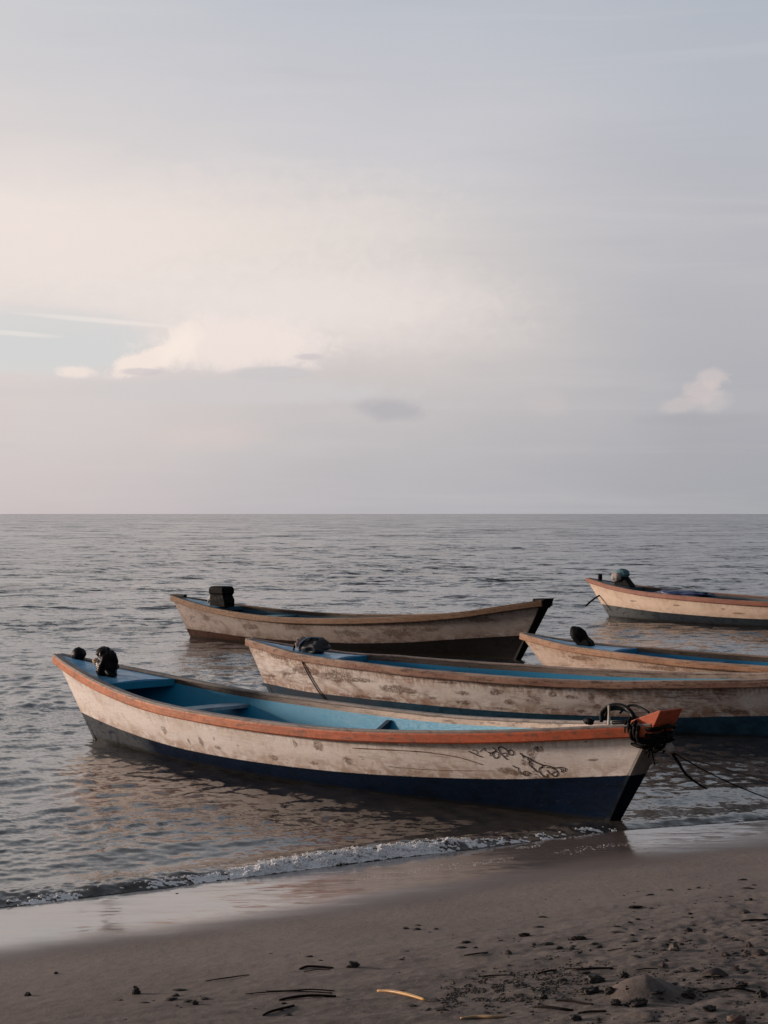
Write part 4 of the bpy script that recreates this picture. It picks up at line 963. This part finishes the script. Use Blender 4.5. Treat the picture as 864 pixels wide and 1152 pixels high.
def leaf(px, py, L_, W_, hgt_, label, seed, rz=0., curl=1.):
    x, y, z = at(px, py); r_ = random.Random(seed)
    nu_, nv_ = 18, 8; top, bot = [], []
    bm = bmesh.new(); G = []
    for s_ in (1, -1):
        g_ = []
        for i in range(nu_+1):
            a_ = i/nu_; w_ = W_*.5*math.sin(math.pi*min(1, a_*1.02+.01))**.7*(1+.15*math.sin(a_*17+seed)); row = []
            for j in range(nv_+1):
                c_ = j/nv_*2-1
                zz = hgt_*math.sin(math.pi*a_)*(1-.6*abs(c_)**1.5*curl)+.12*hgt_*math.sin(7*a_+3*c_+seed)+.002
                row.append(bm.verts.new(((a_-.5)*L_, c_*w_, max(zz, 0)+s_*.0008)))
            g_.append(row)
        G.append(g_)
        for i in range(nu_):
            for j in range(nv_):
                q_ = (g_[i][j], g_[i+1][j], g_[i+1][j+1], g_[i][j+1]); bm.faces.new(q_ if s_ > 0 else q_[::-1])
    for i in range(nu_):
        for j in (0, nv_): bm.faces.new((G[0][i][j], G[0][i+1][j], G[1][i+1][j], G[1][i][j]))
    o = bm_link('dry_leaf', bm, leaf_m, None, True); o.location = (x, y, z); o.rotation_euler = (0, 0, rz); tag(o, label, 'leaf'); return o
leaf(758, 1069, 13*S(1069), .06, 9*S(1069), 'upright pointed brown leaf standing on clear sand at right', 1)
leaf(803, 1100, 34*S(1100), .09, 9*S(1100), 'large arched brown leaf right of and above the mound', 2, .1)
leaf(854, 1075, 20*S(1075), .08, 6*S(1075), 'brown leaf cut by the right edge of the photo', 3, .25)
leaf(842, 1066, 12*S(1066), .06, 5*S(1066), 'small crumpled leaf just above the one at the edge', 4, -.2)
leaf(746, 1088, 12*S(1088), .06, 4*S(1088), 'small curled leaf directly above the mound', 5, -.3)
leaf(815, 1075, 14*S(1075), .06, 4*S(1075), 'flat crumpled leaf left of the edge leaf', 6, .1)
leaf(837, 1027, 15*S(1027), .09, 3*S(1027), 'flat dark leaf far up the beach at right', 7, -.1)
leaf(571, 1073.5, 4*S(1073)+.03, .05, 4*S(1073), 'small folded leaf on the middle sand above the crumbs', 8, .3)
leaf(778, 1093, 14*S(1093), .05, 4*S(1093), 'small leaf left of the large arched one', 9, .3)
leaf(827, 1092, 12*S(1092), .05, 3.5*S(1092), 'small leaf right of the large arched one', 10, .5)

# scattered bits: individual little things, copied from a few kinds
protos = []
for i in range(5): protos.append(('pebble', lump_bm(1, .8, .5, .9, 2.2, 90+i, 2), stone_m))
pm_ = []
for nm, bm, mt in protos:
    bmesh.ops.recalc_face_normals(bm, faces=bm.faces); me = bpy.data.meshes.new('pebble'); bm.to_mesh(me); bm.free(); me.materials.append(mt)
    me.polygons.foreach_set('use_smooth', [True]*len(me.polygons)); pm_.append(me)
sr = random.Random(21); cnt = 0
while cnt < 230:
    px = sr.uniform(0, 864); py = sr.uniform(985, 1152)
    g_ = (py-(1100-.19*px))/60.
    w_ = max(0, min(1, g_))*(.25+.75*px/864)**1.5
    if float(vnoise(px/40, py/14, 61)) < .10-.25*w_: continue
    if sr.random() > w_*.9+.03: continue
    x, y, z = at(px, py); s_ = sr.choice((.004, .005, .006, .008, .011, .015))*sr.uniform(.7, 1.2)
    o = bpy.data.objects.new('pebble', sr.choice(pm_)); COL.objects.link(o)
    o.location = (x, y, z+s_*.15); o.scale = (s_*sr.uniform(.8, 1.8), s_, s_*sr.uniform(.6, 1.)); o.rotation_euler = (0, 0, sr.uniform(-.6, .6))
    tag(o, 'one of the tiny dark specks of grit scattered over the dry sand', 'pebble', 'tiny dark bits scattered over the sand'); cnt += 1
# the dense patch of crumbs
cr_ = np.random.RandomState(4)
px = 565+55*cr_.randn(9000); py = 1113-(px-565)*.13+8.5*cr_.randn(9000)
k = (px > 495) & (px < 650) & (py < 1150) & (vnoise(px/11, py/5, 71) > -.05); px, py = px[k][:1200], py[k][:1200]
p2 = cr_.uniform(560, 890, 9000); q2 = cr_.uniform(1055, 1170, 9000)
k = vnoise(p2/20, q2/7, 72)+.25*vnoise(p2/5, q2/3, 73) > .16; px = np.concatenate([px, p2[k][:800]]); py = np.concatenate([py, q2[k][:800]])
x, y, z = at_many(px, py)
cp = np.stack([x, y, z+.0008, cr_.choice([.0016, .0024, .0034, .0045, .006], len(x))], 1)
jit = 1+.6*np.random.RandomState(3).rand(len(cp), len(iv), 1)-.3
V = (iv[None]*jit*cp[:, None, 3:4]*np.array([1.3, 1.1, .8])+cp[:, None, :3]).reshape(-1, 3)
Fc = (iff[None]+(np.arange(len(cp))*len(iv))[:, None, None]).reshape(-1, 3)
o = link('sand_crumbs', mesh_np('sand_crumbs', V, Fc), simple('crumb_sand', (.040, .031, .026, 1), .9, .5, 40., 0), None, False)
tag(o, 'dense patch of dark wet crumbs of sand and grit, lower right', 'grit', kind='stuff')
